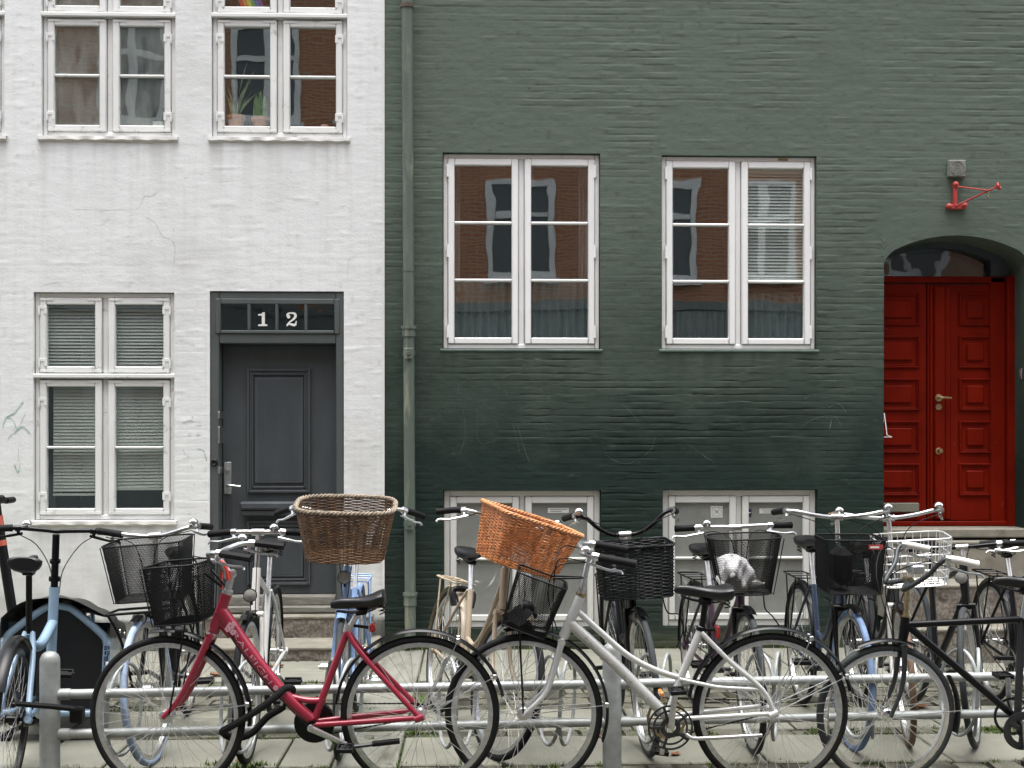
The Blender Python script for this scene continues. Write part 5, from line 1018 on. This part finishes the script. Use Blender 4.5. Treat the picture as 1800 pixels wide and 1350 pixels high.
q=MB(); q.tube(sm(arch,5),.019,12); q.tube([(x0-.012,-.245,.15),(x0-.012,.245,.15)],.018,12); q.build('box_frame','cblue',B.root)
q=MB()
for s_ in (-1,1): q.add([(x0,.235*s_,.17),(x1,.215*s_,.17),(x1,.215*s_,.50),(x0,.235*s_,.60)],[(0,1,2,3)]); q.add([(x0,.229*s_,.17),(x1,.209*s_,.17),(x1,.209*s_,.50),(x0,.229*s_,.60)],[(0,1,2,3)])
q.box(x0,x1,-.21,.21,.155,.17); q.box(x1,x1+.01,-.21,.21,.16,.5); q.build('box_side_panel','cblue',B.root)
def cov(u,v):
    xx=x0-.06+(x1-x0+.10)*u; a=(v-.5)*2; ht=.735-.19*u**1.3; wd=.262-.02*u; yy=wd*math.copysign(min(1,abs(a)*1.35),a)*(1 if abs(a)<.75 else 1.0); drop=(abs(a)**2.2)*(.20-.05*u); return (xx,yy,ht-drop+.008*math.sin(u*14+a*5)+.006*math.sin(u*23-a*9))
q=MB(); q.grid(cov,26,24); q.build('box_cover','olive',B.root,ang=70)
for k in range(3): q=MB(); q.lathe((x0+.12+.2*k,-.262,.565-.045*k),(0,-1,0),[(0,.004),(.010,.003),(.010,0)],10); q.build('cover_stud','chrome',B.root)
# printed blocks running down the right-hand box tube
pat=random.Random(11); dk=MB(); rr=.0196
for i in range(6):
    for j in range(2):
        z1=.50-.027*i; z0=z1-.025; a0=R(-32+46*j); 
        def cell(za,zb,aa,ab,mb):
            mb.grid(lambda u,v:(x0-.012-rr*math.cos(aa+(ab-aa)*u),-.245-rr*math.sin(aa+(ab-aa)*u),za+(zb-za)*v),5,2)
        if (i+j)%2==0:
            for k in range(3): cell(z0+.008*k,z0+.008*k+.005,a0,a0+R(44),dk)
        elif pat.random()<.6: cell(z0+.004,z1-.004,a0+R(8),a0+R(36),dk)
        else: cell(z0,z1,a0,a0+R(18),dk)
dk.build('printed_blocks','navy',B.root)
B2=B; q=MB(); q.ring((1.98,0,.25),.215,[(0,-.012),(0,.012),(-.02,.01),(-.02,-.01)],n=48); w=q.build('wheel','blkp',B.root); q=MB(); q.ring((1.98,0,.25),.232,circ(.02,10),n=48); q.build('tyre','tread',w)
q=MB()
for i in range(20): a=i*.314; q.tube([(1.98,.02*(-1)**i,.25),(1.98+.195*math.cos(a),0,.25+.195*math.sin(a))],.0012,3)
q.build('spokes','spk',w); B.tubes('fork','cblue',[([(1.76,-.05,.55),(1.98,-.055,.25)],.013),([(1.76,.05,.55),(1.98,.055,.25)],.013),([(1.72,0,.18),(1.76,0,.56)],.02)])
q=MB(); q.box(.30,.62,.05,.075,.235,.26,.004); q.tube([(.33,-.16,.16),(.42,-.02,.23)],.011,6); q.tube([(.42,-.02,.23),(.33,.16,.16)],.011,6); q.build('kickstand','blkp',B.root)
fl=MB(); P=[(-1.955,-3.70,.435),(-1.93,-3.76,.40),(-1.80,-3.70,.375),(-1.73,-3.655,.355),(-1.72,-3.60,.33)]; fl.tube(P,.012,6,flat=1.6); fl.box(-1.755,-1.70,-3.63,-3.57,.285,.35,.008); tag(fl.build('folding_lock','blkpl'),'black folding lock joining the cargo bicycle to the leftmost post','lock')
# ================================================================== HIRE SCOOTER cut by the left edge
SX,SY=-2.455,-2.35
S=empty('electric_scooter',(SX,SY,0)); tag(S,'coral and black electric scooter cut off by the left edge','scooter')
MB().box(-.75,-.05,-.08,.08,.09,.14,.02).build('deck','blkpl',S); 
MB().tube([(.06,0,.20),(-.01,0,.62),(-.075,0,1.035)],.026,14).build('lower_stem','blkpl',S); MB().tube([(-.0745,0,1.03),(-.086,0,1.115)],.0275,14).build('stem','coral',S); MB().tube([(-.063,0,.955),(-.068,0,.985)],.0275,14).build('stem_band','coral',S)
mb=MB(); mb.tube([(-.086,0,1.11),(-.096,0,1.20)],.024,12); mb.tube([(-.094,-.25,1.19),(-.094,.25,1.19)],.013,10); mb.tube([(-.094,-.25,1.19),(-.094,-.14,1.19)],.018,10); mb.tube([(-.094,.14,1.19),(-.094,.25,1.19)],.018,10); mb.box(-.12,-.06,-.05,.05,1.18,1.225,.01); mb.build('handlebar','blkpl',S)
for X in (.10,-.85):
    mb=MB(); mb.ring((X,0,.11),.09,circ(.022,10),n=32); w=mb.build('wheel','blk',S); mb=MB(); mb.lathe((X,-.03,.11),(0,1,0),[(0,0),(.07,0),(.07,.06),(0,.06)],20); mb.build('hub','graym',w)
mb=MB(); mb.box(.02,.10,-.05,.05,.14,.24,.02); mb.build('battery_box','blkpl',S)
# ================================================================== THINGS IN THE UPPER WINDOW
def pot(name,label,x,z,r0,r1,h,y=.125):
    o=empty(name,(x,y,z)); tag(o,label,'plant'); MB().lathe((0,0,0),(0,0,1),[(0,0),(r0,0),(r1*.97,h*.75),(r1*1.08,h*.76),(r1*1.08,h),(r1*.93,h),(r1*.9,h*.85),(0,h*.85)],24).build('pot','terra',o); return o
o=pot('potted_plant','snake plant with long twisting leaves in a terracotta pot, upper window',-1.735,3.805,.052,.064,.10); rp=random.Random(3)
for i,(a,l,bx) in enumerate([(-.5,.30,-.06),(-.2,.36,-.02),(.35,.30,.09),(.6,.22,.10),(.15,.42,.06),(.8,.20,.12),(-.7,.2,-.05),(.45,.37,.10)]):
    MB().grid(lambda u,v:(a*.03+bx*u*u*1.2+(v-.5)*.030*math.sin(math.pi*(.12+.84*u))*math.cos(u*2+i),rp.uniform(0,0)+.02*math.sin(i*2)+(v-.5)*.02*math.sin(u*2+i),.075+l*u),9,3).build('leaf','plant',o)
o=pot('potted_cactus','ribbed green cactus in a wide terracotta pot, upper window',-1.555,3.805,.045,.066,.085)
for i in range(5):
    dx=(-.03,.0,.03,-.012,.022)[i]; hh=(.20,.235,.20,.15,.17)[i]; MB().grid(lambda u,v:(dx+(.020+.004*math.cos(v*6.283*7))*math.cos(v*6.283)*math.sin(math.pi*min(1,.35+.65*u))**.5,.01*(i%3)-.01+(.020+.004*math.cos(v*6.283*7))*math.sin(v*6.283)*math.sin(math.pi*min(1,.35+.65*u))**.5,.055+hh*u),12,28,cv=True).build('cactus_stem','cactus',o)
mb=MB(); mb.lathe((-1.085,.12,3.80),(0,0,1),[(0,0),(.026,0),(.029,.038),(.024,.044),(0,.045)],18); tag(mb.build('cup','pink'),'small pink cup on the sill of the upper window','cup')
fo=empty('rainbow_flag',(-1.72,.10,4.66)); tag(fo,'rainbow striped flag hanging inside the upper transom window','flag')
for i in range(6): MB().grid(lambda u,v:(-.02+.028*i+.028*u-.12*(1-v)+.06,.006*math.sin(u*3+v*5+i),.34*(1-v)),4,8).build('stripe','rb%d'%i,fo)
mb=MB(); mb.box(-2.33,-2.25,.075,.078,3.80,3.85); tag(mb.build('paper_card','paper'),'white paper card standing in the corner of the misted upper window','card')
